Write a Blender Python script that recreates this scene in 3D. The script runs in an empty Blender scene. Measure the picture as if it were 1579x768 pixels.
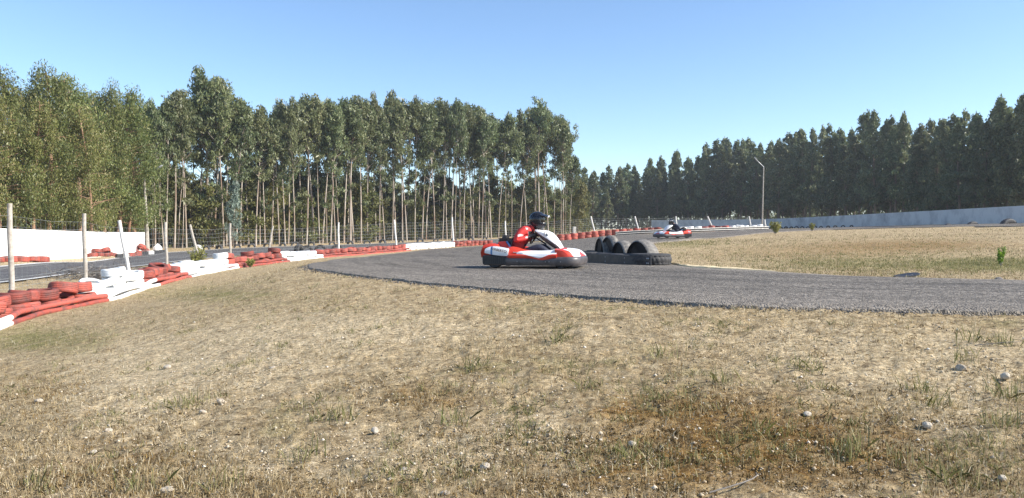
import bpy, bmesh, math, random
import numpy as np
from mathutils import Vector, Matrix, Euler

R = math.radians
scene = bpy.context.scene
COL = scene.collection
rnd = random.Random(7)
rng = np.random.default_rng(11)

# ------------------------------------------------------------------ camera, sky, sun, exposure
W, H, F = 1579.0, 768.0, 1193.0
CX, HY, CZ = 789.5, 364.0, 0.62
cam_d = bpy.data.cameras.new('camera')
cam = bpy.data.objects.new('camera', cam_d)
COL.objects.link(cam)
cam.location = (0, 0, CZ + 0.04)
cam.rotation_euler = (R(90), 0, 0)
cam_d.sensor_width = 36.0
cam_d.lens = 36.0 * F / W
cam_d.shift_y = -(H / 2 - HY) / W
cam_d.clip_start = 0.05
cam_d.clip_end = 3000
scene.camera = cam

SUN_EL, SUN_AZ = 34.0, -12.0          # azimuth from +X towards +Y
world = bpy.data.worlds.new('World')
scene.world = world
world.use_nodes = True
wn = world.node_tree
bg = wn.nodes['Background']
sky = wn.nodes.new('ShaderNodeTexSky')
sky.sky_type = 'NISHITA'
sky.sun_disc = False
sky.sun_elevation = R(SUN_EL)
sky.sun_rotation = R(90 - SUN_AZ)
sky.altitude = 0
sky.air_density = 0.85
sky.dust_density = 0.25
sky.ozone_density = 2.2
hsv = wn.nodes.new('ShaderNodeHueSaturation')
hsv.inputs['Saturation'].default_value = 1.06
hsv.inputs['Hue'].default_value = 0.500
wn.links.new(sky.outputs[0], hsv.inputs['Color'])
wn.links.new(hsv.outputs[0], bg.inputs['Color'])
bg.inputs['Strength'].default_value = 0.122

sd = bpy.data.lights.new('sun', 'SUN')
sd.energy = 4.4
sd.angle = R(0.5)
sd.color = (1.0, 0.94, 0.85)
sun = bpy.data.objects.new('sun', sd)
COL.objects.link(sun)
sdir = Vector((math.cos(R(SUN_EL)) * math.cos(R(SUN_AZ)), math.cos(R(SUN_EL)) * math.sin(R(SUN_AZ)), math.sin(R(SUN_EL))))
sun.rotation_euler = (-sdir).to_track_quat('-Z', 'Y').to_euler()
sun.location = (60, 20, 60)

scene.view_settings.view_transform = 'Standard'
scene.view_settings.look = 'None'
scene.view_settings.gamma = 1.0
scene.view_settings.exposure = 0.95

# ------------------------------------------------------------------ helpers
class MB:
    """collects shapes into one mesh"""
    def __init__(s):
        s.v, s.f, s.m = [], [], []

    def add(s, verts, faces, mi=0):
        o = len(s.v)
        s.v.extend([tuple(p) for p in verts])
        for i, f in enumerate(faces):
            s.f.append([o + k for k in f])
            s.m.append(mi if isinstance(mi, int) else mi[i])

    def box(s, c, d, rot=None, mi=0):
        vs = [Vector((sx * d[0] / 2, sy * d[1] / 2, sz * d[2] / 2)) for sx in (-1, 1) for sy in (-1, 1) for sz in (-1, 1)]
        if rot is not None:
            M = Euler(rot).to_matrix()
            vs = [M @ v for v in vs]
        vs = [v + Vector(c) for v in vs]
        s.add(vs, [(0, 1, 3, 2), (4, 6, 7, 5), (0, 4, 5, 1), (2, 3, 7, 6), (0, 2, 6, 4), (1, 5, 7, 3)], mi)

    def tube(s, pts, rad, n=8, mi=0, closed=False, cap=True):
        pts = [Vector(p) for p in pts]
        k = len(pts)
        if not isinstance(rad, (list, tuple)):
            rad = [rad] * k
        vs = []
        for i, p in enumerate(pts):
            if closed:
                t = pts[(i + 1) % k] - pts[i - 1]
            else:
                t = pts[min(i + 1, k - 1)] - pts[max(i - 1, 0)]
            if t.length < 1e-9:
                t = Vector((0, 0, 1))
            t.normalize()
            ref = Vector((0, 0, 1)) if abs(t.z) < 0.9 else Vector((1, 0, 0))
            a = t.cross(ref).normalized()
            b = t.cross(a).normalized()
            for j in range(n):
                an = 2 * math.pi * j / n
                vs.append(p + (a * math.cos(an) + b * math.sin(an)) * rad[i])
        fs = []
        for i in range(k if closed else k - 1):
            i2 = (i + 1) % k
            for j in range(n):
                j2 = (j + 1) % n
                fs.append((i * n + j, i * n + j2, i2 * n + j2, i2 * n + j))
        if cap and not closed:
            fs.append(tuple(range(n - 1, -1, -1)))
            fs.append(tuple((k - 1) * n + j for j in range(n)))
        s.add(vs, fs, mi)

    def loft(s, secs, closed_sec=True, cap=True, mi=0, loop=False):
        n = len(secs[0])
        k = len(secs)
        vs = [p for sec in secs for p in sec]
        fs, ms = [], []
        for i in range(k if loop else k - 1):
            i2 = (i + 1) % k
            for j in range(n if closed_sec else n - 1):
                j2 = (j + 1) % n
                fs.append((i * n + j, i * n + j2, i2 * n + j2, i2 * n + j))
                ms.append(mi(i, j) if callable(mi) else mi)
        if cap and closed_sec and not loop:
            fs.append(tuple(range(n - 1, -1, -1)))
            ms.append(0 if callable(mi) else mi)
            fs.append(tuple((k - 1) * n + j for j in range(n)))
            ms.append(0 if callable(mi) else mi)
        s.add(vs, fs, ms)

    def lathe(s, prof, n=28, mi=0, closed=True, fn=None):
        """prof: (radius, z) pairs, revolved about z"""
        secs = []
        for i in range(n):
            a = 2 * math.pi * i / n
            sec = []
            for r, z in prof:
                if fn:
                    r, z = fn(r, z, a)
                sec.append((r * math.cos(a), r * math.sin(a), z))
            secs.append(sec)
        s.loft(secs, closed_sec=closed, cap=False, mi=mi, loop=True)

    def ellipsoid(s, c, r, nu=16, nv=10, mi=0):
        vs, fs = [], []
        for i in range(nv + 1):
            th = math.pi * i / nv
            for j in range(nu):
                ph = 2 * math.pi * j / nu
                vs.append((c[0] + r[0] * math.sin(th) * math.cos(ph), c[1] + r[1] * math.sin(th) * math.sin(ph), c[2] + r[2] * math.cos(th)))
        for i in range(nv):
            for j in range(nu):
                j2 = (j + 1) % nu
                fs.append((i * nu + j, (i + 1) * nu + j, (i + 1) * nu + j2, i * nu + j2))
        s.add(vs, fs, mi)

    def build(s, name, mats, parent=None, smooth=True, link=True):
        me = bpy.data.meshes.new(name)
        me.from_pydata(s.v, [], s.f)
        if not isinstance(mats, (list, tuple)):
            mats = [mats]
        for m in mats:
            me.materials.append(m)
        me.polygons.foreach_set('material_index', np.array(s.m, dtype=np.int32))
        if smooth:
            me.polygons.foreach_set('use_smooth', np.ones(len(s.f), dtype=bool))
        me.validate(clean_customdata=False)
        me.update()
        bm = bmesh.new()
        bm.from_mesh(me)
        bmesh.ops.recalc_face_normals(bm, faces=bm.faces)
        bm.to_mesh(me)
        bm.free()
        if smooth:
            try:
                me.set_sharp_from_angle(angle=R(42))
            except Exception:
                pass
        o = bpy.data.objects.new(name, me)
        COL.objects.link(o)
        if parent:
            o.parent = parent
        return o


def fast_mesh(name, V, Fa, mats, parent=None, smooth=False):
    """numpy mesh: V (n,3), Fa (m,k) with one k"""
    me = bpy.data.meshes.new(name)
    V = np.ascontiguousarray(V, dtype=np.float32)
    Fa = np.ascontiguousarray(Fa, dtype=np.int32)
    k = Fa.shape[1]
    me.vertices.add(len(V))
    me.vertices.foreach_set('co', V.ravel())
    me.loops.add(Fa.size)
    me.loops.foreach_set('vertex_index', Fa.ravel())
    me.polygons.add(len(Fa))
    me.polygons.foreach_set('loop_start', np.arange(0, Fa.size, k, dtype=np.int32))
    me.polygons.foreach_set('loop_total', np.full(len(Fa), k, dtype=np.int32))
    if smooth:
        me.polygons.foreach_set('use_smooth', np.ones(len(Fa), dtype=bool))
    me.update(calc_edges=True)
    me.validate()
    for m in (mats if isinstance(mats, (list, tuple)) else [mats]):
        me.materials.append(m)
    o = bpy.data.objects.new(name, me)
    COL.objects.link(o)
    if parent:
        o.parent = parent
    return o


def empty(name, loc=(0, 0, 0), rz=0):
    o = bpy.data.objects.new(name, None)
    o.empty_display_size = 0.2
    COL.objects.link(o)
    o.location = loc
    o.rotation_euler = (0, 0, rz)
    return o


def tag(o, label=None, cat=None, group=None, kind=None):
    if label:
        o['label'] = label
    if cat:
        o['category'] = cat
    if group:
        o['group'] = group
    if kind:
        o['kind'] = kind
    return o


def copy_tree(o, parent=None):
    c = o.copy()
    COL.objects.link(c)
    if parent:
        c.parent = parent
    for ch in list(o.children):
        copy_tree(ch, c)
    return c


# ------------------------------------------------------------------ noise (numpy)
def _hash(ix, iy, seed):
    h = (ix.astype(np.int64) * 374761393 + iy.astype(np.int64) * 668265263 + seed * 1274126177) & 0x7fffffff
    h = ((h ^ (h >> 13)) * 1274126177) & 0x7fffffff
    return ((h ^ (h >> 16)) & 0xffff) / 65535.0


def vnoise(x, y, seed=0):
    x = np.asarray(x, dtype=float)
    y = np.asarray(y, dtype=float)
    ix, iy = np.floor(x), np.floor(y)
    fx, fy = x - ix, y - iy
    fx = fx * fx * (3 - 2 * fx)
    fy = fy * fy * (3 - 2 * fy)
    a = _hash(ix, iy, seed)
    b = _hash(ix + 1, iy, seed)
    c = _hash(ix, iy + 1, seed)
    d = _hash(ix + 1, iy + 1, seed)
    return (a * (1 - fx) + b * fx) * (1 - fy) + (c * (1 - fx) + d * fx) * fy


def fbm(x, y, seed=0, oct=4):
    t, a, s = 0, 0.5, 0
    for k in range(oct):
        t = t + a * vnoise(x * 2 ** k, y * 2 ** k, seed + k)
        s += a
        a *= 0.5
    return t / s


# ------------------------------------------------------------------ terrain height
def wx(px, d):
    return (px - CX) / F * d


CP = []      # control points (x, y, z)


def cp_pix(*pts):
    for px, py, d in pts:
        CP.append((wx(px, d), d, CZ + (HY - py) / F * d))


def cp_z(*pts):
    for px, d, z in pts:
        CP.append((wx(px, d), d, z))


def flat(px, py):          # a pixel on the level z = 0
    return (px, py, CZ * F / (py - HY))


TRACK = [   # outer edge (px, py, d), inner edge (px, py, d)
    (flat(2000, 489), (2000, 440, 9.7)),
    (flat(1579, 478), flat(1579, 432)),
    (flat(1340, 473), flat(1440, 428)),
    (flat(1100, 466), flat(1300, 424)),
    (flat(900, 453), flat(1170, 417)),
    (flat(790, 445), flat(1105, 414)),
    (flat(700, 437), flat(1060, 411.5)),
    (flat(600, 427), (1040, 407, 17.2)),
    (flat(520, 418), (1020, 402, 18.7)),
    ((484, 412.5, 15.2), (1010, 398, 20.0)),
    ((475, 409, 16.6), (1002, 395.5, 21.0)),
    ((480, 405, 19.5), (998, 393, 22.5)),
    ((505, 401, 26), (996, 389, 25)),
    ((540, 398, 34), (994, 385, 28)),
    ((575, 394, 43.5), (996, 381, 31)),
    ((640, 387, 55), (1002, 378, 34)),
    ((700, 382, 63), (1010, 374, 38)),
    ((760, 378, 68.5), (1035, 372, 41)),
    ((870, 370.5, 76), (1060, 370, 45)),
    ((950, 363, 73), (1100, 367, 50)),
    ((1060, 359, 72), (1140, 363, 56)),
    ((1180, 354, 77), (1190, 358, 62)),
    ((1300, 350, 84), (1290, 353.5, 67)),
    ((1420, 347.5, 73), (1400, 350.5, 58)),
    ((1579, 344.5, 62), (1579, 348.5, 47)),
    ((1800, 341, 50), (1800, 348, 37)),
]
for a, b in TRACK:
    cp_pix(a, b)
STRIP = [(-160, 545, 12.2), (-70, 524, 13.2), (0, 504, 14.5), (60, 483, 16.5), (170, 461, 19.5), (240, 439, 23.5), (300, 424.5, 28), (370, 412, 33), (440, 403, 38),
         (500, 396.5, 44), (560, 392, 49), (640, 384.5, 57.5), (700, 380.5, 65), (765, 376.5, 71), (868, 371, 78), (935, 363.5, 82), (1000, 359.5, 85),
         (1085, 357, 88), (1180, 354.5, 90)]
cp_pix(*STRIP)
FAR_ROAD = [   # far edge, near edge
    ((-260, 425, 26), (-260, 460, 16)),
    ((-120, 416, 29), (-120, 446, 19)),
    ((0, 409.5, 33), (0, 435, 22)),
    ((130, 403.5, 42), (105, 422, 27.5)),
    ((240, 390, 57), (200, 411, 34.5)),
    ((300, 386, 63), (300, 399, 45)),
    ((400, 381, 71), (410, 390.5, 54)),
    ((560, 376, 82), (540, 383.5, 64)),
    ((760, 368.5, 94), (740, 375, 76)),
    ((900, 363, 100), (880, 367.5, 84)),
    ((1040, 357, 106), (1040, 358, 92)),
    ((1150, 353.5, 110), (1150, 354.5, 97)),
]
for a, b in FAR_ROAD:
    cp_pix(a, b)
cp_pix((0, 398, 38), (225, 388, 61.6), (1579, 343, 66), (1700, 340.5, 56), (1400, 346.5, 88), (1200, 351, 127), (1010, 351.5, 147), (1042, 367, 47), (1250, 356, 56), (1400, 362, 38), (1579, 362, 30),
       (1300, 385, 24), (1579, 390, 20), (1150, 385, 26))
cp_z((1000, 16.3, 0.0), (990, 17.5, 0.0), (930, 18.2, 0.0), (960, 20, 0.02), (826, 15.75, -0.02), (826, 12, 0.0), (700, 14, 0.0), (620, 16, 0.0), (900, 20, 0.0), (730, 20, -0.03), (560, 20, -0.05), (700, 27, -0.08), (820, 35, -0.02), (900, 40, 0.1), (800, 50, 0.0), (620, 35, -0.25), (930, 30, 0.03), (1000, 12, 0.0), (1300, 9.5, 0.0), (930, 60, 0.35), (940, 11, 0))
cp_z((-600, 3, -0.62), (0, 3, -0.5), (800, 3, -0.40), (1579, 3, -0.36), (2200, 3, -0.36), (0, 5, -0.58), (400, 5, -0.42), (800, 5, -0.27), (1300, 5, -0.16), (1579, 5, -0.12),
     (0, 8, -0.8), (300, 8, -0.5), (550, 8, -0.2), (750, 7.6, -0.11), (-200, 8, -0.92), (150, 13, -0.8), (330, 13, -0.42), (430, 14, -0.14), (300, 19, -0.72), (400, 20, -0.45), (440, 26, -0.45),
     (800, 1.2, -0.55), (200, 1.2, -0.6), (1400, 1.2, -0.5),
     (400, 110, 0.4), (700, 130, 0.7), (100, 75, -0.3), (-100, 55, -0.3), (1000, 190, 2.2), (1300, 160, 2.2), (1579, 110, 2.1), (1900, 80, 2.0), (200, 150, 0.3), (600, 400, 1.0), (1200, 400, 2.5), (0, 400, 0.5), (1900, 300, 3.0))
CP = np.array(CP)


def _uv(x, y):
    d = np.sqrt(x * x + y * y) + 1e-6
    th = np.clip(np.arctan2(x, y), -1.0, 1.0)
    return th * 1.4, np.log(np.clip(d, 1.0, 500.0))


def _phi(r2):
    return 0.5 * r2 * np.log(r2 + 1e-12)


_u, _v = _uv(CP[:, 0], CP[:, 1])
_n = len(CP)
_K = _phi((_u[:, None] - _u[None]) ** 2 + (_v[:, None] - _v[None]) ** 2) + np.eye(_n) * 0.0008
_P = np.stack([np.ones(_n), _u, _v], 1)
_A = np.block([[_K, _P], [_P.T, np.zeros((3, 3))]])
_w = np.linalg.solve(_A, np.concatenate([CP[:, 2], np.zeros(3)]))


def gz(x, y):
    x = np.atleast_1d(np.asarray(x, dtype=float))
    y = np.atleast_1d(np.asarray(y, dtype=float))
    sh = x.shape
    x, y = x.ravel(), y.ravel()
    out = np.empty(len(x))
    for s in range(0, len(x), 20000):
        u, v = _uv(x[s:s + 20000], y[s:s + 20000])
        out[s:s + 20000] = _phi((u[:, None] - _u[None]) ** 2 + (v[:, None] - _v[None]) ** 2) @ _w[:_n] + _w[_n] + _w[_n + 1] * u + _w[_n + 2] * v
    return np.clip(out, -1.6, 3.5).reshape(sh)


def g1(x, y):
    return float(gz(x, y)[0])


def at(px, d, dz=0.0):
    x = wx(px, d)
    return Vector((x, d, g1(x, d) + dz))


def hit(px, py):
    ds = np.exp(np.linspace(math.log(2.0), math.log(120), 1500))
    z = gz(wx(px, ds), ds)
    ray = CZ + (HY - py) / F * ds
    k = np.argmax(z >= ray)
    return Vector((wx(px, ds[k]), ds[k], z[k]))


# ------------------------------------------------------------------ materials
def new_mat(name):
    m = bpy.data.materials.new(name)
    m.use_nodes = True
    return m, m.node_tree.nodes, m.node_tree.links, m.node_tree.nodes['Principled BSDF']


def ramp(n, stops):
    r = n.new('ShaderNodeValToRGB')
    e = r.color_ramp.elements
    while len(e) > 1:
        e.remove(e[-1])
    e[0].position, e[0].color = stops[0][0], (*stops[0][1], 1)
    for p, c in stops[1:]:
        k = e.new(p)
        k.color = (*c, 1)
    return r


def paint(name, base, dirt, rough=0.5, scale=6.0, lo=0.45, hi=0.75, bump=0.1, bscale=60.0, metal=0.0, spec=0.5, var=0.0):
    """painted or plain surface with worn patches"""
    m, n, l, b = new_mat(name)
    tc = n.new('ShaderNodeTexCoord')
    no = n.new('ShaderNodeTexNoise')
    no.inputs['Scale'].default_value = scale
    no.inputs['Detail'].default_value = 6
    no.inputs['Roughness'].default_value = 0.65
    oi = n.new('ShaderNodeObjectInfo')
    ad = n.new('ShaderNodeVectorMath')
    ad.operation = 'ADD'
    l.new(tc.outputs['Object'], ad.inputs[0])
    sc = n.new('ShaderNodeVectorMath')
    sc.operation = 'SCALE'
    sc.inputs['Scale'].default_value = 0.13
    l.new(oi.outputs['Location'], sc.inputs[0])
    l.new(sc.outputs[0], ad.inputs[1])
    l.new(ad.outputs[0], no.inputs['Vector'])
    rp = ramp(n, [(lo, base), (hi, dirt)])
    l.new(no.outputs['Fac'], rp.inputs[0])
    out = rp.outputs[0]
    if var:
        h = n.new('ShaderNodeHueSaturation')
        mr = n.new('ShaderNodeMapRange')
        mr.inputs['To Min'].default_value = 1 - var
        mr.inputs['To Max'].default_value = 1 + var * 0.5
        l.new(oi.outputs['Random'], mr.inputs[0])
        l.new(mr.outputs[0], h.inputs['Value'])
        l.new(out, h.inputs['Color'])
        out = h.outputs[0]
    l.new(out, b.inputs['Base Color'])
    b.inputs['Roughness'].default_value = rough
    b.inputs['Metallic'].default_value = metal
    b.inputs['Specular IOR Level'].default_value = spec
    if bump:
        n2 = n.new('ShaderNodeTexNoise')
        n2.inputs['Scale'].default_value = bscale
        n2.inputs['Detail'].default_value = 4
        l.new(ad.outputs[0], n2.inputs['Vector'])
        bp = n.new('ShaderNodeBump')
        bp.inputs['Strength'].default_value = bump
        bp.inputs['Distance'].default_value = 0.02
        l.new(n2.outputs['Fac'], bp.inputs['Height'])
        l.new(bp.outputs[0], b.inputs['Normal'])
    return m


M = {}
M['red_tyre'] = paint('red_tyre_paint', (0.46, 0.088, 0.056), (0.17, 0.07, 0.058), 0.7, 5, 0.38, 0.66, 0.3, 40, var=0.45)
M['white_tyre'] = paint('white_tyre_paint', (0.80, 0.80, 0.77), (0.42, 0.41, 0.38), 0.6, 5, 0.58, 0.82, 0.25, 40, var=0.1)
M['black_tyre'] = paint('black_tyre_rubber', (0.022, 0.022, 0.024), (0.075, 0.07, 0.065), 0.7, 7, 0.4, 0.75, 0.3, 60)
M['old_tyre'] = paint('weathered_tyre_rubber', (0.13, 0.122, 0.112), (0.28, 0.255, 0.22), 0.8, 8, 0.35, 0.7, 0.35, 50)
M['belt'] = paint('black_belt_rubber', (0.016, 0.016, 0.02), (0.06, 0.058, 0.055), 0.5, 5, 0.45, 0.8, 0.2, 40)
M['white_wall'] = paint('white_painted_render', (0.82, 0.82, 0.80), (0.70, 0.69, 0.66), 0.8, 0.8, 0.5, 0.85, 0.2, 12)
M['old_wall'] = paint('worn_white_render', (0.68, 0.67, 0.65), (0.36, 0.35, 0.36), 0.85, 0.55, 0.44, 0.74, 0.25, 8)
M['timber'] = paint('weathered_post_wood', (0.46, 0.42, 0.36), (0.26, 0.22, 0.18), 0.8, 9, 0.4, 0.7, 0.2, 60)
M['white_post'] = paint('white_post_paint', (0.72, 0.70, 0.66), (0.42, 0.38, 0.33), 0.7, 9, 0.5, 0.75, 0.15, 60)
M['wire'] = paint('galvanised_wire', (0.42, 0.44, 0.42), (0.25, 0.26, 0.24), 0.5, 3, 0.4, 0.7, 0)
M['concrete'] = paint('pale_concrete', (0.50, 0.48, 0.44), (0.30, 0.28, 0.25), 0.85, 5, 0.4, 0.7, 0.3, 30)
M['white_line'] = paint('worn_white_line', (0.72, 0.71, 0.67), (0.36, 0.34, 0.31), 0.75, 3, 0.45, 0.75, 0.2, 60)
M['lamp_metal'] = paint('lamp_metal', (0.45, 0.46, 0.47), (0.28, 0.28, 0.28), 0.5, 6, 0.4, 0.7, 0, metal=0.2)
M['twig'] = paint('grey_twigs', (0.16, 0.14, 0.12), (0.28, 0.25, 0.22), 0.9, 3, 0.4, 0.7, 0)
M['kart_red'] = paint('kart_red', (0.60, 0.045, 0.02), (0.45, 0.05, 0.03), 0.32, 7, 0.5, 0.85, 0.0)
M['kart_white'] = paint('kart_white', (0.78, 0.78, 0.78), (0.62, 0.61, 0.58), 0.35, 7, 0.5, 0.85, 0.0)
M['kart_grey'] = paint('scuffed_grey_plastic', (0.055, 0.05, 0.052), (0.14, 0.12, 0.115), 0.42, 6, 0.35, 0.8, 0.15, 40)
M['kart_black'] = paint('black_plastic', (0.015, 0.015, 0.017), (0.04, 0.038, 0.036), 0.45, 6, 0.45, 0.8, 0.05, 40)
M['kart_blue'] = paint('blue_band', (0.10, 0.22, 0.42), (0.10, 0.16, 0.28), 0.4, 6, 0.5, 0.8, 0)
M['steel'] = paint('dull_steel', (0.35, 0.35, 0.36), (0.2, 0.19, 0.18), 0.4, 8, 0.4, 0.7, 0, metal=0.8)
M['ink'] = paint('dark_lettering', (0.02, 0.02, 0.035), (0.03, 0.03, 0.04), 0.5, 5, 0.5, 0.8, 0)
M['suit_red'] = paint('red_suit_cloth', (0.55, 0.03, 0.025), (0.40, 0.03, 0.03), 0.75, 5, 0.4, 0.75, 0.35, 16)
M['suit_white'] = paint('white_suit_cloth', (0.66, 0.62, 0.60), (0.52, 0.45, 0.45), 0.75, 5, 0.4, 0.75, 0.3, 16)
M['suit_dark'] = paint('dark_suit_cloth', (0.02, 0.025, 0.05), (0.05, 0.05, 0.07), 0.75, 5, 0.4, 0.75, 0.3, 16)
M['skin'] = paint('skin', (0.46, 0.27, 0.19), (0.40, 0.22, 0.15), 0.5, 8, 0.4, 0.7, 0)
M['helmet_black'] = paint('black_helmet_shell', (0.012, 0.013, 0.018), (0.02, 0.02, 0.025), 0.18, 4, 0.5, 0.8, 0)
M['visor'] = paint('dark_visor', (0.02, 0.018, 0.016), (0.03, 0.025, 0.02), 0.08, 4, 0.5, 0.8, 0)
M['stone'] = paint('pale_stone', (0.50, 0.44, 0.35), (0.32, 0.25, 0.17), 0.85, 20, 0.4, 0.7, 0.4, 90)


def mat_ground():
    m, n, l, b = new_mat('dry_grass_ground')
    g = n.new('ShaderNodeNewGeometry')

    def noise(scale, det=5, rough=0.6):
        t = n.new('ShaderNodeTexNoise')
        t.inputs['Scale'].default_value = scale
        t.inputs['Detail'].default_value = det
        t.inputs['Roughness'].default_value = rough
        l.new(g.outputs['Position'], t.inputs['Vector'])
        return t.outputs['Fac']

    def mix(f, a, c, typ='MIX'):
        k = n.new('ShaderNodeMix')
        k.data_type = 'RGBA'
        k.blend_type = typ
        for s, v in ((k.inputs[0], f), (k.inputs[6], a), (k.inputs[7], c)):
            if isinstance(v, (int, float)):
                s.default_value = v
            elif isinstance(v, tuple):
                s.default_value = (*v, 1)
            else:
                l.new(v, s)
        return k.outputs[2]

    def sharpen(v, lo, hi):
        k = n.new('ShaderNodeMapRange')
        k.inputs[1].default_value, k.inputs[2].default_value = lo, hi
        l.new(v, k.inputs[0])
        return k.outputs[0]

    def attr(nm):
        a = n.new('ShaderNodeAttribute')
        a.attribute_name = nm
        return a.outputs['Fac']

    def maskmix(nm, scale, width=0.16):
        # attribute + noise -> ragged patch
        ad = n.new('ShaderNodeMath')
        ad.operation = 'ADD'
        l.new(attr(nm), ad.inputs[0])
        l.new(noise(scale, 7, 0.7), ad.inputs[1])
        return sharpen(ad.outputs[0], 0.80, 0.80 + width)

    straw = ramp(n, [(0.30, (0.20, 0.135, 0.07)), (0.43, (0.36, 0.27, 0.15)), (0.57, (0.50, 0.395, 0.24)), (0.7, (0.62, 0.525, 0.36))])
    l.new(noise(9, 9, 0.75), straw.inputs[0])
    sand = ramp(n, [(0.32, (0.28, 0.195, 0.105)), (0.47, (0.54, 0.425, 0.26)), (0.62, (0.74, 0.635, 0.44))])
    l.new(noise(38, 8, 0.75), sand.inputs[0])
    moss = ramp(n, [(0.3, (0.10, 0.05, 0.014)), (0.48, (0.24, 0.135, 0.04)), (0.66, (0.40, 0.28, 0.11))])
    l.new(noise(30, 8, 0.75), moss.inputs[0])
    green = ramp(n, [(0.3, (0.10, 0.10, 0.03)), (0.5, (0.23, 0.21, 0.075)), (0.7, (0.37, 0.33, 0.15))])
    l.new(noise(24, 8, 0.75), green.inputs[0])
    c = mix(maskmix('sand', 5.0, 0.22), straw.outputs[0], sand.outputs[0])
    c = mix(maskmix('green', 2.5, 0.3), c, green.outputs[0])
    c = mix(maskmix('moss', 6.0, 0.30), c, moss.outputs[0])
    # fine dark litter and pale grit
    c = mix(sharpen(noise(150, 4, 0.7), 0.60, 0.72), c, (0.10, 0.07, 0.045))
    c = mix(sharpen(noise(95, 4, 0.7), 0.60, 0.68), c, (0.66, 0.59, 0.48))
    c = mix(sharpen(noise(17, 6, 0.8), 0.58, 0.70), c, (0.15, 0.10, 0.055))
    mott = ramp(n, [(0.32, (0.55, 0.52, 0.48)), (0.5, (1.0, 1.0, 1.0)), (0.68, (1.3, 1.28, 1.24))])
    l.new(noise(5.5, 9, 0.8), mott.inputs[0])
    c = mix(1.0, c, mott.outputs[0], 'MULTIPLY')
    fine = ramp(n, [(0.34, (0.45, 0.41, 0.36)), (0.48, (0.98, 0.97, 0.95)), (0.62, (1.42, 1.38, 1.30))])
    l.new(noise(27, 4, 0.75), fine.inputs[0])
    c = mix(1.0, c, fine.outputs[0], 'MULTIPLY')
    l.new(c, b.inputs['Base Color'])
    b.inputs['Roughness'].default_value = 0.95
    b.inputs['Specular IOR Level'].default_value = 0.15
    bp = n.new('ShaderNodeBump')
    bp.inputs['Strength'].default_value = 1.0
    bp.inputs['Distance'].default_value = 0.04
    l.new(noise(45, 9, 0.75), bp.inputs['Height'])
    l.new(bp.outputs[0], b.inputs['Normal'])
    return m


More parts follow.
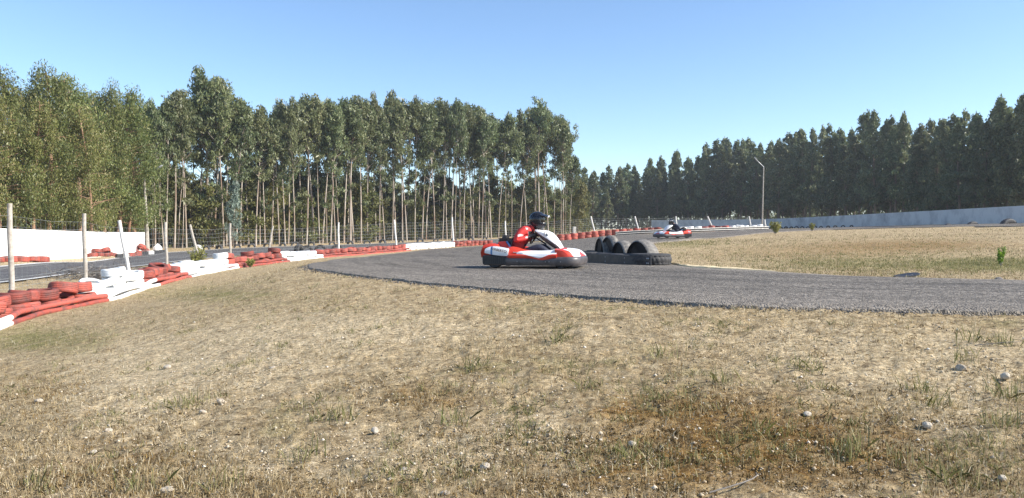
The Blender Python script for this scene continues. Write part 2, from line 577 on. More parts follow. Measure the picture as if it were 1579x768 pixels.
def mat_asphalt(name, dark, mid, light):
    m, n, l, b = new_mat(name)
    g = n.new('ShaderNodeNewGeometry')

    def tex(kind, scale, **kw):
        t = n.new(kind)
        t.inputs['Scale'].default_value = scale
        for k, v in kw.items():
            t.inputs[k].default_value = v
        l.new(g.outputs['Position'], t.inputs['Vector'])
        return t
    no = tex('ShaderNodeTexNoise', 32, Detail=7, Roughness=0.85)
    rp = ramp(n, [(0.28, dark), (0.52, mid), (0.75, light)])
    cell = tex('ShaderNodeTexVoronoi', 34)
    sp = n.new('ShaderNodeSeparateColor')
    l.new(cell.outputs['Color'], sp.inputs[0])
    mxf = n.new('ShaderNodeMix')
    mxf.inputs[0].default_value = 0.45
    l.new(no.outputs['Fac'], mxf.inputs[2])
    l.new(sp.outputs[0], mxf.inputs[3])
    l.new(mxf.outputs[0], rp.inputs[0])
    n2 = tex('ShaderNodeTexNoise', 0.55, Detail=6, Roughness=0.6)
    mr = n.new('ShaderNodeMapRange')
    mr.inputs[1].default_value, mr.inputs[2].default_value = 0.3, 0.7
    mr.inputs[3].default_value, mr.inputs[4].default_value = 0.72, 1.25
    l.new(n2.outputs['Fac'], mr.inputs[0])
    # worn tyre lines that follow the road
    ac, al = n.new('ShaderNodeAttribute'), n.new('ShaderNodeAttribute')
    ac.attribute_name, al.attribute_name = 'across', 'along'
    cb = n.new('ShaderNodeCombineXYZ')
    l.new(ac.outputs['Fac'], cb.inputs[0])
    l.new(al.outputs['Fac'], cb.inputs[1])
    mpp = n.new('ShaderNodeMapping')
    mpp.inputs['Scale'].default_value = (2.6, 0.09, 1)
    l.new(cb.outputs[0], mpp.inputs[0])
    ln_ = n.new('ShaderNodeTexNoise')
    ln_.inputs['Scale'].default_value = 1.0
    ln_.inputs['Detail'].default_value = 4
    l.new(mpp.outputs[0], ln_.inputs['Vector'])
    lr_ = n.new('ShaderNodeMapRange')
    lr_.inputs[1].default_value, lr_.inputs[2].default_value = 0.36, 0.52
    lr_.inputs[3].default_value, lr_.inputs[4].default_value = 0.66, 1.05
    l.new(ln_.outputs['Fac'], lr_.inputs[0])
    pm = n.new('ShaderNodeMath')
    pm.operation = 'MULTIPLY'
    l.new(mr.outputs[0], pm.inputs[0])
    l.new(lr_.outputs[0], pm.inputs[1])
    mu = n.new('ShaderNodeVectorMath')
    mu.operation = 'SCALE'
    l.new(rp.outputs[0], mu.inputs[0])
    l.new(pm.outputs[0], mu.inputs['Scale'])
    # dusty shoulder (attribute)
    a = n.new('ShaderNodeAttribute')
    a.attribute_name = 'dust'
    dm = n.new('ShaderNodeMath')
    dm.operation = 'MULTIPLY'
    l.new(a.outputs['Fac'], dm.inputs[0])
    n3 = tex('ShaderNodeTexNoise', 22, Detail=7, Roughness=0.8)
    m3 = n.new('ShaderNodeMapRange')
    m3.inputs[1].default_value, m3.inputs[2].default_value = 0.4, 0.62
    l.new(n3.outputs['Fac'], m3.inputs[0])
    l.new(m3.outputs[0], dm.inputs[1])
    mx = n.new('ShaderNodeMix')
    mx.data_type = 'RGBA'
    l.new(dm.outputs[0], mx.inputs[0])
    l.new(mu.outputs[0], mx.inputs[6])
    mx.inputs[7].default_value = (0.34, 0.29, 0.23, 1)
    l.new(mx.outputs[2], b.inputs['Base Color'])
    b.inputs['Roughness'].default_value = 0.8
    b.inputs['Specular IOR Level'].default_value = 0.3
    vo = tex('ShaderNodeTexVoronoi', 55)
    bp = n.new('ShaderNodeBump')
    bp.inputs['Strength'].default_value = 0.9
    bp.inputs['Distance'].default_value = 0.02
    bp.invert = True
    l.new(vo.outputs['Distance'], bp.inputs['Height'])
    l.new(bp.outputs[0], b.inputs['Normal'])
    return m


M['ground'] = mat_ground()
M['asphalt'] = mat_asphalt('weathered_asphalt', (0.046, 0.038, 0.029), (0.16, 0.138, 0.112), (0.37, 0.325, 0.265))
M['far_asphalt'] = mat_asphalt('far_road_asphalt', (0.07, 0.065, 0.065), (0.135, 0.13, 0.13), (0.21, 0.205, 0.20))


def mat_island(name, stops, rough=0.7, trans=0.0, objvar=0.0, tint=None):
    """leaf / blade / stone material: each loose piece takes its own shade"""
    m, n, l, b = new_mat(name)
    g = n.new('ShaderNodeNewGeometry')
    rp = ramp(n, stops)
    l.new(g.outputs['Random Per Island'], rp.inputs[0])
    c = rp.outputs[0]
    if objvar:
        oi = n.new('ShaderNodeObjectInfo')
        h = n.new('ShaderNodeHueSaturation')
        mr = n.new('ShaderNodeMapRange')
        mr.inputs['To Min'].default_value = 1 - objvar
        mr.inputs['To Max'].default_value = 1 + objvar
        l.new(oi.outputs['Random'], mr.inputs[0])
        l.new(mr.outputs[0], h.inputs['Value'])
        m2 = n.new('ShaderNodeMapRange')
        m2.inputs['To Min'].default_value = 0.52
        m2.inputs['To Max'].default_value = 0.475
        mm = n.new('ShaderNodeMath')
        mm.operation = 'MULTIPLY'
        mm.inputs[1].default_value = 7.31
        fr = n.new('ShaderNodeMath')
        fr.operation = 'FRACT'
        l.new(oi.outputs['Random'], mm.inputs[0])
        l.new(mm.outputs[0], fr.inputs[0])
        l.new(fr.outputs[0], m2.inputs[0])
        l.new(m2.outputs[0], h.inputs['Hue'])
        l.new(c, h.inputs['Color'])
        c = h.outputs[0]
    l.new(c, b.inputs['Base Color'])
    b.inputs['Roughness'].default_value = rough
    b.inputs['Specular IOR Level'].default_value = 0.4
    if trans:
        t = n.new('ShaderNodeBsdfTranslucent')
        l.new(c, t.inputs['Color'])
        mx = n.new('ShaderNodeMixShader')
        mx.inputs[0].default_value = trans
        l.new(b.outputs[0], mx.inputs[1])
        l.new(t.outputs[0], mx.inputs[2])
        l.new(mx.outputs[0], n['Material Output'].inputs['Surface'])
    return m


M['leaf_tall'] = mat_island('eucalyptus_leaves', [(0, (0.095, 0.118, 0.045)), (0.5, (0.155, 0.182, 0.078)), (0.85, (0.22, 0.245, 0.12)), (1, (0.34, 0.335, 0.19))], 0.42, 0.28, 0.25)
M['leaf_young'] = mat_island('undergrowth_leaves', [(0, (0.08, 0.095, 0.026)), (0.6, (0.155, 0.165, 0.05)), (1, (0.25, 0.235, 0.085))], 0.5, 0.3, 0.3)
M['leaf_olive'] = mat_island('olive_hanging_leaves', [(0, (0.08, 0.102, 0.026)), (0.5, (0.15, 0.178, 0.052)), (0.85, (0.225, 0.238, 0.08)), (1, (0.31, 0.26, 0.11))], 0.45, 0.28, 0.2)
M['leaf_dark'] = mat_island('dark_plantation_leaves', [(0, (0.08, 0.108, 0.05)), (0.6, (0.15, 0.182, 0.082)), (1, (0.27, 0.28, 0.15))], 0.45, 0.35, 0.25)
M['leaf_silver'] = mat_island('silver_leaves', [(0, (0.12, 0.17, 0.13)), (0.6, (0.2, 0.26, 0.2)), (1, (0.3, 0.36, 0.3))], 0.5, 0.2, 0.1)
M['leaf_weed'] = mat_island('weed_leaves', [(0, (0.15, 0.16, 0.03)), (0.6, (0.28, 0.28, 0.065)), (1, (0.42, 0.37, 0.12))], 0.6, 0.3)
M['leaf_bright'] = mat_island('bright_weed_leaves', [(0, (0.12, 0.22, 0.02)), (1, (0.26, 0.38, 0.05))], 0.6, 0.35)
M['dry_blade'] = mat_island('dry_blades', [(0, (0.19, 0.13, 0.06)), (0.3, (0.32, 0.235, 0.115)), (0.62, (0.47, 0.365, 0.195)), (0.88, (0.60, 0.50, 0.31)), (1, (0.76, 0.69, 0.52))], 0.7, 0.25)
M['green_blade'] = mat_island('green_blades', [(0, (0.11, 0.115, 0.03)), (0.4, (0.19, 0.195, 0.065)), (0.7, (0.30, 0.27, 0.12)), (1, (0.44, 0.37, 0.2))], 0.65, 0.3)
M['moss_blade'] = mat_island('moss_tufts', [(0, (0.08, 0.048, 0.014)), (0.6, (0.19, 0.12, 0.04)), (1, (0.32, 0.22, 0.08))], 0.8, 0.1)
M['grit'] = mat_island('grit_stones', [(0, (0.26, 0.19, 0.12)), (0.5, (0.42, 0.34, 0.23)), (0.9, (0.58, 0.50, 0.38)), (1, (0.70, 0.65, 0.56))], 0.85)
M['sand_pile'] = mat_island('yellow_sand', [(0, (0.50, 0.36, 0.18)), (1, (0.62, 0.47, 0.26))], 0.9)


def mat_bark(name, pale, mid, dark):
    m, n, l, b = new_mat(name)
    tc = n.new('ShaderNodeTexCoord')
    oi = n.new('ShaderNodeObjectInfo')
    mp = n.new('ShaderNodeMapping')
    mp.inputs['Scale'].default_value = (3, 3, 0.35)
    ad = n.new('ShaderNodeVectorMath')
    ad.operation = 'ADD'
    l.new(tc.outputs['Object'], ad.inputs[0])
    l.new(oi.outputs['Location'], ad.inputs[1])
    l.new(ad.outputs[0], mp.inputs[0])
    no = n.new('ShaderNodeTexNoise')
    no.inputs['Scale'].default_value = 1.4
    no.inputs['Detail'].default_value = 6
    l.new(mp.outputs[0], no.inputs['Vector'])
    rp = ramp(n, [(0.36, pale), (0.52, mid), (0.68, dark)])
    l.new(no.outputs['Fac'], rp.inputs[0])
    l.new(rp.outputs[0], b.inputs['Base Color'])
    b.inputs['Roughness'].default_value = 0.8
    return m


M['bark_pale'] = mat_bark('pale_peeling_bark', (0.50, 0.44, 0.37), (0.36, 0.29, 0.23), (0.22, 0.13, 0.08))
M['bark_orange'] = mat_bark('orange_peeling_bark', (0.42, 0.28, 0.19), (0.30, 0.17, 0.10), (0.16, 0.08, 0.05))
M['bark_dark'] = mat_bark('dim_bark', (0.30, 0.23, 0.16), (0.19, 0.14, 0.10), (0.10, 0.07, 0.05))

# ------------------------------------------------------------------ roads: edge polylines on the ground
def smooth_poly(pts, n):
    """Catmull-Rom through pts (k,2), n samples equal in parameter"""
    pts = np.array(pts, dtype=float)
    P = np.vstack([2 * pts[0] - pts[1], pts, 2 * pts[-1] - pts[-2]])
    t = np.linspace(0, len(pts) - 1 - 1e-6, n)
    i = t.astype(int)
    f = (t - i)[:, None]
    a, b, c, d = P[i], P[i + 1], P[i + 2], P[i + 3]
    return 0.5 * (2 * b + (c - a) * f + (2 * a - 5 * b + 4 * c - d) * f ** 2 + (3 * b - a - 3 * c + d) * f ** 3)


def pix_xy(p):
    return (wx(p[0], p[2]), p[2])


N_T = 900
outer = smooth_poly([pix_xy(a) for a, b in TRACK], N_T)
inner = smooth_poly([pix_xy(b) for a, b in TRACK], N_T)
far_o = smooth_poly([pix_xy(a) for a, b in FAR_ROAD], 240)
far_i = smooth_poly([pix_xy(b) for a, b in FAR_ROAD], 240)


def in_poly(x, y, poly):
    x = np.asarray(x)
    y = np.asarray(y)
    ins = np.zeros(x.shape, bool)
    px, py = poly[:, 0], poly[:, 1]
    j = len(poly) - 1
    for i in range(len(poly)):
        c = ((py[i] > y) != (py[j] > y))
        with np.errstate(divide='ignore', invalid='ignore'):
            xi = (px[j] - px[i]) * (y - py[i]) / (py[j] - py[i] + 1e-12) + px[i]
        ins ^= c & (x < xi)
        j = i
    return ins


track_poly = np.vstack([outer[::6], inner[::-6]])
far_poly = np.vstack([far_o[::4], far_i[::-4]])


def road_sheet(name, A, B, cols, lift, mat, ragged=0.0, skirt=True):
    """sheet between edge lines A and B, laid on the ground, with broken edges"""
    n = len(A)
    s = np.cumsum(np.r_[0, np.linalg.norm(np.diff(A, axis=0), axis=1)])
    s2 = np.cumsum(np.r_[0, np.linalg.norm(np.diff(B, axis=0), axis=1)])
    dirv = (B - A) / np.maximum(np.linalg.norm(B - A, axis=1), 1e-6)[:, None]
    ra = (fbm(s * 1.1, s * 0 + 3, 5, 5) - 0.5) * 2 * ragged
    rb = (fbm(s2 * 1.1, s2 * 0 + 9, 8, 5) - 0.5) * 2 * ragged
    A2 = A + dirv * ra[:, None]
    B2 = B + dirv * rb[:, None]
    # dense near the outer edge
    t = np.linspace(0, 1, cols) ** 1.6
    X = A2[:, None, :] * (1 - t)[None, :, None] + B2[:, None, :] * t[None, :, None]
    Z = gz(X[..., 0], X[..., 1]) + lift
    w = np.linalg.norm(B2 - A2, axis=1)
    da = t[None, :] * w[:, None]
    db = (1 - t)[None, :] * w[:, None]
    Z = Z + (fbm(X[..., 0] * 1.3, X[..., 1] * 1.3, 3, 3) - 0.5) * 0.02
    Z = Z - np.clip(1 - da / 0.28, 0, 1) ** 2 * lift * 0.45 * (0.4 + 1.2 * fbm(X[..., 0] * 6, X[..., 1] * 6, 21, 3))
    V = np.dstack([X, Z])
    rows = [V]
    if skirt:
        drop = np.zeros((n, 1, 3))
        drop[:, 0, :2] = A2 - dirv * 0.03 * (0.5 + fbm(s * 9, s * 0, 31, 3))[:, None]
        drop[:, 0, 2] = Z[:, 0] - lift - 0.10
        dropb = np.zeros((n, 1, 3))
        dropb[:, 0, :2] = B2 + dirv * 0.03
        dropb[:, 0, 2] = Z[:, -1] - lift - 0.06
        V = np.concatenate([drop, V, dropb], axis=1)
    c2 = V.shape[1]
    idx = np.arange(n * c2).reshape(n, c2)
    Fq = np.stack([idx[:-1, :-1], idx[:-1, 1:], idx[1:, 1:], idx[1:, :-1]], -1).reshape(-1, 4)
    o = fast_mesh(name, V.reshape(-1, 3), Fq, mat, smooth=True)
    me = o.data
    dust = np.exp(-da / 0.9) + 0.7 * np.exp(-db / 0.5)
    if skirt:
        dust = np.concatenate([np.zeros((n, 1)), dust, np.ones((n, 1)) * 0.5], 1)
    acr, alo = da, np.repeat(s[:, None], da.shape[1], axis=1)
    if skirt:
        acr = np.concatenate([np.zeros((n, 1)), acr, w[:, None]], 1)
        alo = np.repeat(s[:, None], c2, axis=1)
    for nm_, ar_ in (('across', acr), ('along', alo)):
        q_ = me.attributes.new(nm_, 'FLOAT', 'POINT')
        q_.data.foreach_set('value', ar_.ravel().astype(np.float32))
    at_ = me.attributes.new('dust', 'FLOAT', 'POINT')
    at_.data.foreach_set('value', np.clip(dust, 0, 1).ravel().astype(np.float32))
    bm = bmesh.new()
    bm.from_mesh(me)
    bmesh.ops.recalc_face_normals(bm, faces=bm.faces)
    if sum(f.normal.z for f in list(bm.faces)[:200]) < 0:
        bmesh.ops.reverse_faces(bm, faces=bm.faces)
    bm.to_mesh(me)
    bm.free()
    tag(o, kind='structure')
    return o


road_sheet('race_track', outer, inner, 44, 0.038, M['asphalt'], 0.08)
road_sheet('far_track', far_o, far_i, 14, 0.02, M['far_asphalt'], 0.0, skirt=False)


def line_sheet(name, P, width, lift, mat):
    tang = np.gradient(P, axis=0)
    nrm = np.stack([-tang[:, 1], tang[:, 0]], 1) / np.maximum(np.linalg.norm(tang, axis=1), 1e-6)[:, None]
    L, Rr = P + nrm * width / 2, P - nrm * width / 2
    V = np.concatenate([np.c_[L, gz(L[:, 0], L[:, 1]) + lift], np.c_[Rr, gz(Rr[:, 0], Rr[:, 1]) + lift]])
    n = len(P)
    i = np.arange(n - 1)
    o = fast_mesh(name, V, np.stack([i + n, i + n + 1, i + 1, i], 1), mat)
    return tag(o, kind='structure')


dv = (far_i - far_o) / np.linalg.norm(far_i - far_o, axis=1)[:, None]
line_sheet('road_line', far_o + dv * 0.35, 0.30, 0.027, M['white_line'])
line_sheet('road_line', (far_i - dv * 0.3)[:150], 0.16, 0.027, M['white_line'])
dvt = (inner - outer) / np.linalg.norm(inner - outer, axis=1)[:, None]
line_sheet('road_line', (outer + dvt * 0.5)[int(N_T * 17.6 / 25):int(N_T * 21.5 / 25)], 0.35, 0.055, M['white_line'])
line_sheet('road_line', (outer + dvt * 0.4)[int(N_T * 22.5 / 25):int(N_T * 24.1 / 25)], 0.2, 0.055, M['white_line'])

# ------------------------------------------------------------------ ground sheet
def blob(u, v, px, py, sx, sy):
    return np.exp(-((u - px) / sx) ** 2 - ((v - py) / sy) ** 2)


def masks(x, y, z):
    """where the bare sand, moss and green grass lie"""
    yy = np.maximum(y, 0.3)
    u = CX + x / yy * F
    v = HY + (CZ - z) / yy * F
    sand = 0.36 * blob(u, v, 330, 560, 260, 60) + 0.22 * blob(u, v, 200, 620, 120, 70) + 0.30 * blob(u, v, 1330, 540, 330, 60) + 0.25 * blob(u, v, 560, 500, 240, 40) \
        + 0.3 * blob(u, v, 1500, 610, 140, 60) + 0.14 * blob(u, v, 950, 500, 400, 25) + 0.25 * blob(u, v, 850, 640, 90, 40) + 0.2 * blob(u, v, 1110, 416, 100, 6) \
        + 0.6 * blob(u, v, 90, 400, 140, 6) + 0.3 * blob(u, v, 700, 690, 500, 45) + 0.17
    moss = 0.40 * blob(u, v, 650, 600, 110, 28) + 0.42 * blob(u, v, 1060, 620, 230, 45) + 0.50 * blob(u, v, 1250, 690, 330, 65) + 0.34 * blob(u, v, 1250, 388, 300, 18) + 0.32 * blob(u, v, 1450, 374, 220, 12) + 0.28 * blob(u, v, 420, 740, 320, 40) \
        + 0.30 * blob(u, v, 130, 700, 130, 60) + 0.3 * blob(u, v, 60, 590, 110, 40) + 0.3 * blob(u, v, 250, 690, 50, 12) + 0.28 * blob(u, v, 900, 720, 220, 50) + 0.06
    green = 0.45 * blob(u, v, 60, 520, 170, 30) + 0.38 * blob(u, v, 330, 450, 170, 18) + 0.45 * blob(u, v, 1540, 404, 90, 9) + 0.30 * blob(u, v, 1320, 405, 160, 12) \
        + 0.35 * blob(u, v, 1050, 375, 60, 6) + 0.25 * blob(u, v, 1540, 490, 120, 14) + 0.22 * blob(u, v, 850, 470, 400, 12) + 0.22 * blob(u, v, 450, 650, 80, 60) + 0.25 * blob(u, v, 900, 560, 350, 60) + 0.15 * blob(u, v, 1350, 390, 300, 25) + 0.25 * blob(u, v, 1560, 408, 120, 9) + 0.09
    return sand, moss, green


ring = [0.25, 0.7, 1.2]
while ring[-1] < 14:
    ring.append(ring[-1] * 1.0105 + 0.002)
while ring[-1] < 900:
    ring.append(ring[-1] * 1.035)
ring = np.array(ring)
th = np.concatenate([np.linspace(-math.pi, -0.75, 34)[:-1], np.linspace(-0.75, 0.75, 560), np.linspace(0.75, math.pi, 34)[1:-1]])
RR, TT = np.meshgrid(ring, th, indexing='ij')
GX, GY = RR * np.sin(TT), RR * np.cos(TT)
GZ = gz(GX, GY)
shp = GX.shape
on_track = in_poly(GX.ravel(), GY.ravel(), track_poly).reshape(shp)
on_far = in_poly(GX.ravel(), GY.ravel(), far_poly).reshape(shp)
fade = 1 / (1 + (RR / 14) ** 2)
bump = (fbm(GX * 1.6, GY * 1.6, 1, 3) - 0.5) * 0.05 + (fbm(GX * 7, GY * 7, 2, 3) - 0.5) * 0.045 + (fbm(GX * 24, GY * 24, 4, 2) - 0.5) * 0.032
hump = (fbm(GX * 0.4, GY * 0.4, 14, 3) - 0.5) * 0.12 * np.clip((RR - 12) / 20, 0, 1)
off = ~(on_track | on_far)
GZ = GZ + np.where(off, bump * fade + hump * (RR < 60), -0.03) - np.where(on_track, 0.03, 0.0)
nr, nt = shp
idx = np.arange(nr * nt).reshape(nr, nt)
nx = np.roll(idx, -1, axis=1)
Fq = np.stack([idx[:-1], idx[1:], nx[1:], nx[:-1]], -1).reshape(-1, 4)
Vg = np.dstack([GX, GY, GZ]).reshape(-1, 3)
ground = fast_mesh('ground', Vg, Fq, M['ground'], smooth=True)
tag(ground, kind='structure')
for nm, arr in zip(('sand', 'moss', 'green'), masks(GX, np.where(GY > 0.3, GY, 0.3), GZ)):
    a_ = ground.data.attributes.new(nm, 'FLOAT', 'POINT')
    a_.data.foreach_set('value', (np.where(GY > 0.3, arr, 0.12)).ravel().astype(np.float32))
bm = bmesh.new()
bm.from_mesh(ground.data)
bm.faces.ensure_lookup_table()
if sum(f.normal.z for f in bm.faces[:400]) < 0:
    bmesh.ops.reverse_faces(bm, faces=bm.faces)
bm.to_mesh(ground.data)
bm.free()

# ------------------------------------------------------------------ walls
def wall(name, pts, h, th, mat, label, cope=None):
    """pts: list of (x, y); upright wall that follows the ground"""
    mb = MB()
    P = smooth_poly(pts, 60) if len(pts) > 2 else np.linspace(pts[0], pts[1], 40)
    tang = np.gradient(P, axis=0)
    nrm = np.stack([-tang[:, 1], tang[:, 0]], 1) / np.linalg.norm(tang, axis=1)[:, None]
    z = gz(P[:, 0], P[:, 1])
    zt = np.poly1d(np.polyfit(np.arange(len(P)), z, 3))(np.arange(len(P))) + h
    secs = []
    for p, nn, z0, z1 in zip(P, nrm, z, zt):
        a, b = p + nn * th / 2, p - nn * th / 2
        secs.append([(a[0], a[1], z0 - 0.4), (a[0], a[1], z1), (b[0], b[1], z1), (b[0], b[1], z0 - 0.4)])
    mb.loft(secs)
    o = mb.build(name, mat, smooth=False)
    tag(o, label, 'wall')
    return o


wall('boundary_wall', [(wx(-420, 26), 26), (wx(0, 38), 38), (wx(225, 61.6), 61.6)], 1.58, 0.2, M['white_wall'], 'bright white boundary wall on the left, in full sun below the olive trees')
wall('boundary_wall', [(wx(1950, 44), 44), (wx(1579, 66), 66), (wx(1400, 88), 88), (wx(1200, 127), 127), (wx(1080, 142), 142), (wx(1005, 150), 150)], 1.5, 0.2, M['old_wall'],
     'long stained white wall in shade along the right forest edge')

# ------------------------------------------------------------------ trees
def leaf_cloud(r, centers, radii, counts, lmin, lmax, droop=0.8, wid=0.34):
    """diamond leaves spread through clumps; returns V, F"""
    C = np.repeat(centers, counts, axis=0)
    Rr = np.repeat(radii, counts, axis=0)
    n = len(C)
    g = r.normal(size=(n, 3))
    g /= np.linalg.norm(g, axis=1)[:, None]
    rad = r.random(n) ** 0.45
    P = C + g * rad[:, None] * Rr
    dirv = r.normal(size=(n, 3)) * 0.6 + np.array([0, 0, -droop])
    dirv /= np.linalg.norm(dirv, axis=1)[:, None]
    side = np.cross(dirv, r.normal(size=(n, 3)))
    side /= np.maximum(np.linalg.norm(side, axis=1), 1e-6)[:, None]
    L = r.uniform(lmin, lmax, n)[:, None]
    Wd = L * wid * r.uniform(0.7, 1.2, n)[:, None]
    V = np.stack([P - dirv * L / 2, P + side * Wd / 2, P + dirv * L / 2, P - side * Wd / 2], 1).reshape(-1, 3)
    Fc = np.arange(n * 4).reshape(n, 4)
    return V, Fc


def trunk_path(r, h, wob, k=12, lean=0.0):
    a = r.uniform(0, 6.28)
    b = r.uniform(0, 6.28)
    pts = []
    for i in range(k):
        t = i / (k - 1)
        pts.append(Vector((math.cos(a) * lean * t * t + wob * math.sin(t * 4 + b) * t, math.sin(a) * lean * t * t + wob * math.cos(t * 3.3 + b) * t, t * h - 0.25 * (1 - t))))
    return pts


def path_at(pts, t):
    f = t * (len(pts) - 1)
    i = min(int(f), len(pts) - 2)
    return pts[i].lerp(pts[i + 1], f - i)


def make_tree(name, seed, h, style):
    r = np.random.default_rng(seed)
    root = empty(name)
    tk = MB()
    cen, rad, cnt = [], [], []

    def clump(p, rr, n, sq=0.8):
        cen.append(tuple(p))
        rad.append((rr, rr, rr * sq))
        cnt.append(n)
    if style == 'tall':
        tp = trunk_path(r, h * 0.97, 0.22, lean=r.uniform(0, 0.9))
        r0 = r.uniform(0.06, 0.105)
        tk.tube(tp, [r0 * (1 - 0.8 * i / 11) for i in range(12)], 8)
        base = r.uniform(0.40, 0.60)
        nk = int(r.integers(46, 58))
        for k in range(nk):
            t = base + (0.97 - base) * ((k + r.random()) / nk) ** 0.8
            t = min(t, 0.985)
            if t < base + 0.42 * (0.97 - base) and r.random() < 0.45:
                continue
            p = path_at(tp, t)
            an = r.uniform(0, 6.28)
            ln = (0.3 + 1.5 * math.sin(min(1, (t - base) / (1 - base) * 1.15 + 0.12) * math.pi) ** 0.8) * r.uniform(0.55, 1.1)
            up = r.uniform(0.6, 1.7)
            e = p + Vector((math.cos(an), math.sin(an), up)) * ln * 0.72
            mid = p.lerp(e, 0.55) + Vector((0, 0, -0.1 * ln))
            tk.tube([p, mid, e], [0.05 * (1.2 - t) + 0.012, 0.025, 0.01], 5)
            for q in range(2):
                c = e.lerp(mid, r.uniform(-0.25, 0.7)) + Vector(r.normal(size=3) * 0.3)
                rr = r.uniform(0.22, 0.58)
                clump(c, rr, int(150 * rr * rr + 16), r.uniform(1.0, 1.7))
        clump(tp[-1] + Vector((0, 0, 0.1)), 0.4, 60, 1.8)
        # a few small low sprays
        for k in range(int(r.integers(1, 5))):
            t = r.uniform(0.25, base)
            p = path_at(tp, t) + Vector((r.normal() * 0.5, r.normal() * 0.5, 0.2))
            tk.tube([path_at(tp, t - 0.02), p], [0.02, 0.008], 4)
            clump(p, r.uniform(0.3, 0.5), 40)
        lm, bk, lr = M['leaf_tall'], M['bark_pale'], (0.28, 0.58)
    elif style == 'young':
        tp = trunk_path(r, h * 0.95, 0.2, lean=r.uniform(0, 0.6))
        tk.tube(tp, [0.09 * (1 - 0.8 * i / 11) for i in range(12)], 6)
        for k in range(60):
            t = r.uniform(0.06, 1.0)
            p = path_at(tp, t)
            an = r.uniform(0, 6.28)
            ln = (0.4 + 1.5 * (1 - t) ** 0.6) * r.uniform(0.3, 1.1)
            e = p + Vector((math.cos(an), math.sin(an), r.uniform(-0.1, 0.6))) * ln
            tk.tube([p, e], [0.02, 0.008], 4)
            rr = r.uniform(0.35, 0.7)
            clump(e, rr, int(120 * rr * rr + 22), 1.1)
        lm, bk, lr = M['leaf_young'], M['bark_dark'], (0.26, 0.5)
    elif style == 'olive':
        tp = trunk_path(r, h * 0.96, 0.25, lean=r.uniform(0, 0.7))
        tk.tube(tp, [0.15 * (1 - 0.82 * i / 11) for i in range(12)], 8)
        for k in range(64):
            t = 0.22 + 0.78 * (k + r.random()) / 64
            p = path_at(tp, min(t, 1))
            an = r.uniform(0, 6.28)
            ln = (0.25 + 1.75 * math.sin(min(1.0, (1.02 - t) / 0.8 + 0.06) * 1.75)) * r.uniform(0.45, 1.1)
            e = p + Vector((math.cos(an), math.sin(an), r.uniform(0.0, 0.5))) * ln
            tk.tube([p, p.lerp(e, 0.6) + Vector((0, 0, 0.12)), e], [0.03, 0.018, 0.008], 4)
            rr = r.uniform(0.4, 0.75)
            clump(e - Vector((0, 0, 0.25)), rr, int(520 * rr * rr + 70), 1.5)
        lm, bk, lr = M['leaf_olive'], M['bark_orange'], (0.13, 0.27)
    else:   # cone: plantation tree with a pointed crown
        tp = trunk_path(r, h * 0.97, 0.15, lean=r.uniform(0, 0.5))
        tk.tube(tp, [0.13 * (1 - 0.85 * i / 11) for i in range(12)], 7)
        base = r.uniform(0.10, 0.24)
        for k in range(105):
            t = base + (1 - base) * ((k + r.random()) / 105) ** 1.0
            p = path_at(tp, min(t, 1))
            an = r.uniform(0, 6.28)
            ln = (0.10 + 2.0 * ((1 - t) / (1 - base)) ** 0.80) * r.uniform(0.25, 1.2)
            e = p + Vector((math.cos(an), math.sin(an), r.uniform(0.1, 0.7))) * ln
            tk.tube([p, e], [0.025, 0.008], 4)
            rr = r.uniform(0.28, 0.58) * (0.5 + 0.6 * (1 - t)) + 0.06
            clump(e, rr, int(160 * rr * rr + 20), 1.2)
        clump(tp[-1] + Vector((0, 0, 0.15)), 0.22, 26, 2.2)
        lm, bk, lr = M['leaf_dark'], M['bark_dark'], (0.26, 0.52)
    tk.build('trunk', bk, root)
    V, Fc = leaf_cloud(r, np.array(cen), np.array(rad), np.array(cnt), lr[0], lr[1], 1.0, 0.27 if style in ('tall', 'olive') else 0.34)
    fast_mesh('crown', V, Fc, lm, root)
    root['h'] = h
    return root


PROTO = {
    'tall': [make_tree('eucalyptus_tree', 100 + i, 18, 'tall') for i in range(7)],
    'young': [make_tree('young_eucalyptus_tree', 200 + i, 9, 'young') for i in range(4)],
    'olive': [make_tree('leafy_eucalyptus_tree', 300 + i, 12, 'olive') for i in range(4)],
    'cone': [make_tree('plantation_tree', 400 + i, 14, 'cone') for i in range(6)],
}
USED = set()
tr = random.Random(5)


def tree(style, px, d, top_py=None, h=None, wide=1.0, label=None, group=None, k=None):
    k = tr.randrange(len(PROTO[style])) if k is None else k
    p = PROTO[style][k]
    x = wx(px, d)
    z = g1(x, d)
    if h is None:
        h = CZ + (HY - top_py) / F * d - z
    if (style, k) not in USED:
        USED.add((style, k))
        o = p
    else:
        o = copy_tree(p)
    s = h / p['h']
    o.location = (x, d, z)
    o.rotation_euler = (tr.gauss(0, 0.025), tr.gauss(0, 0.025), tr.uniform(0, 6.28))
    o.scale = (s * wide, s * wide, s)
    tag(o, label, 'tree', group)
    return o


def curve(pts):
    xs, ys = zip(*pts)
    return lambda x: float(np.interp(x, xs, ys))


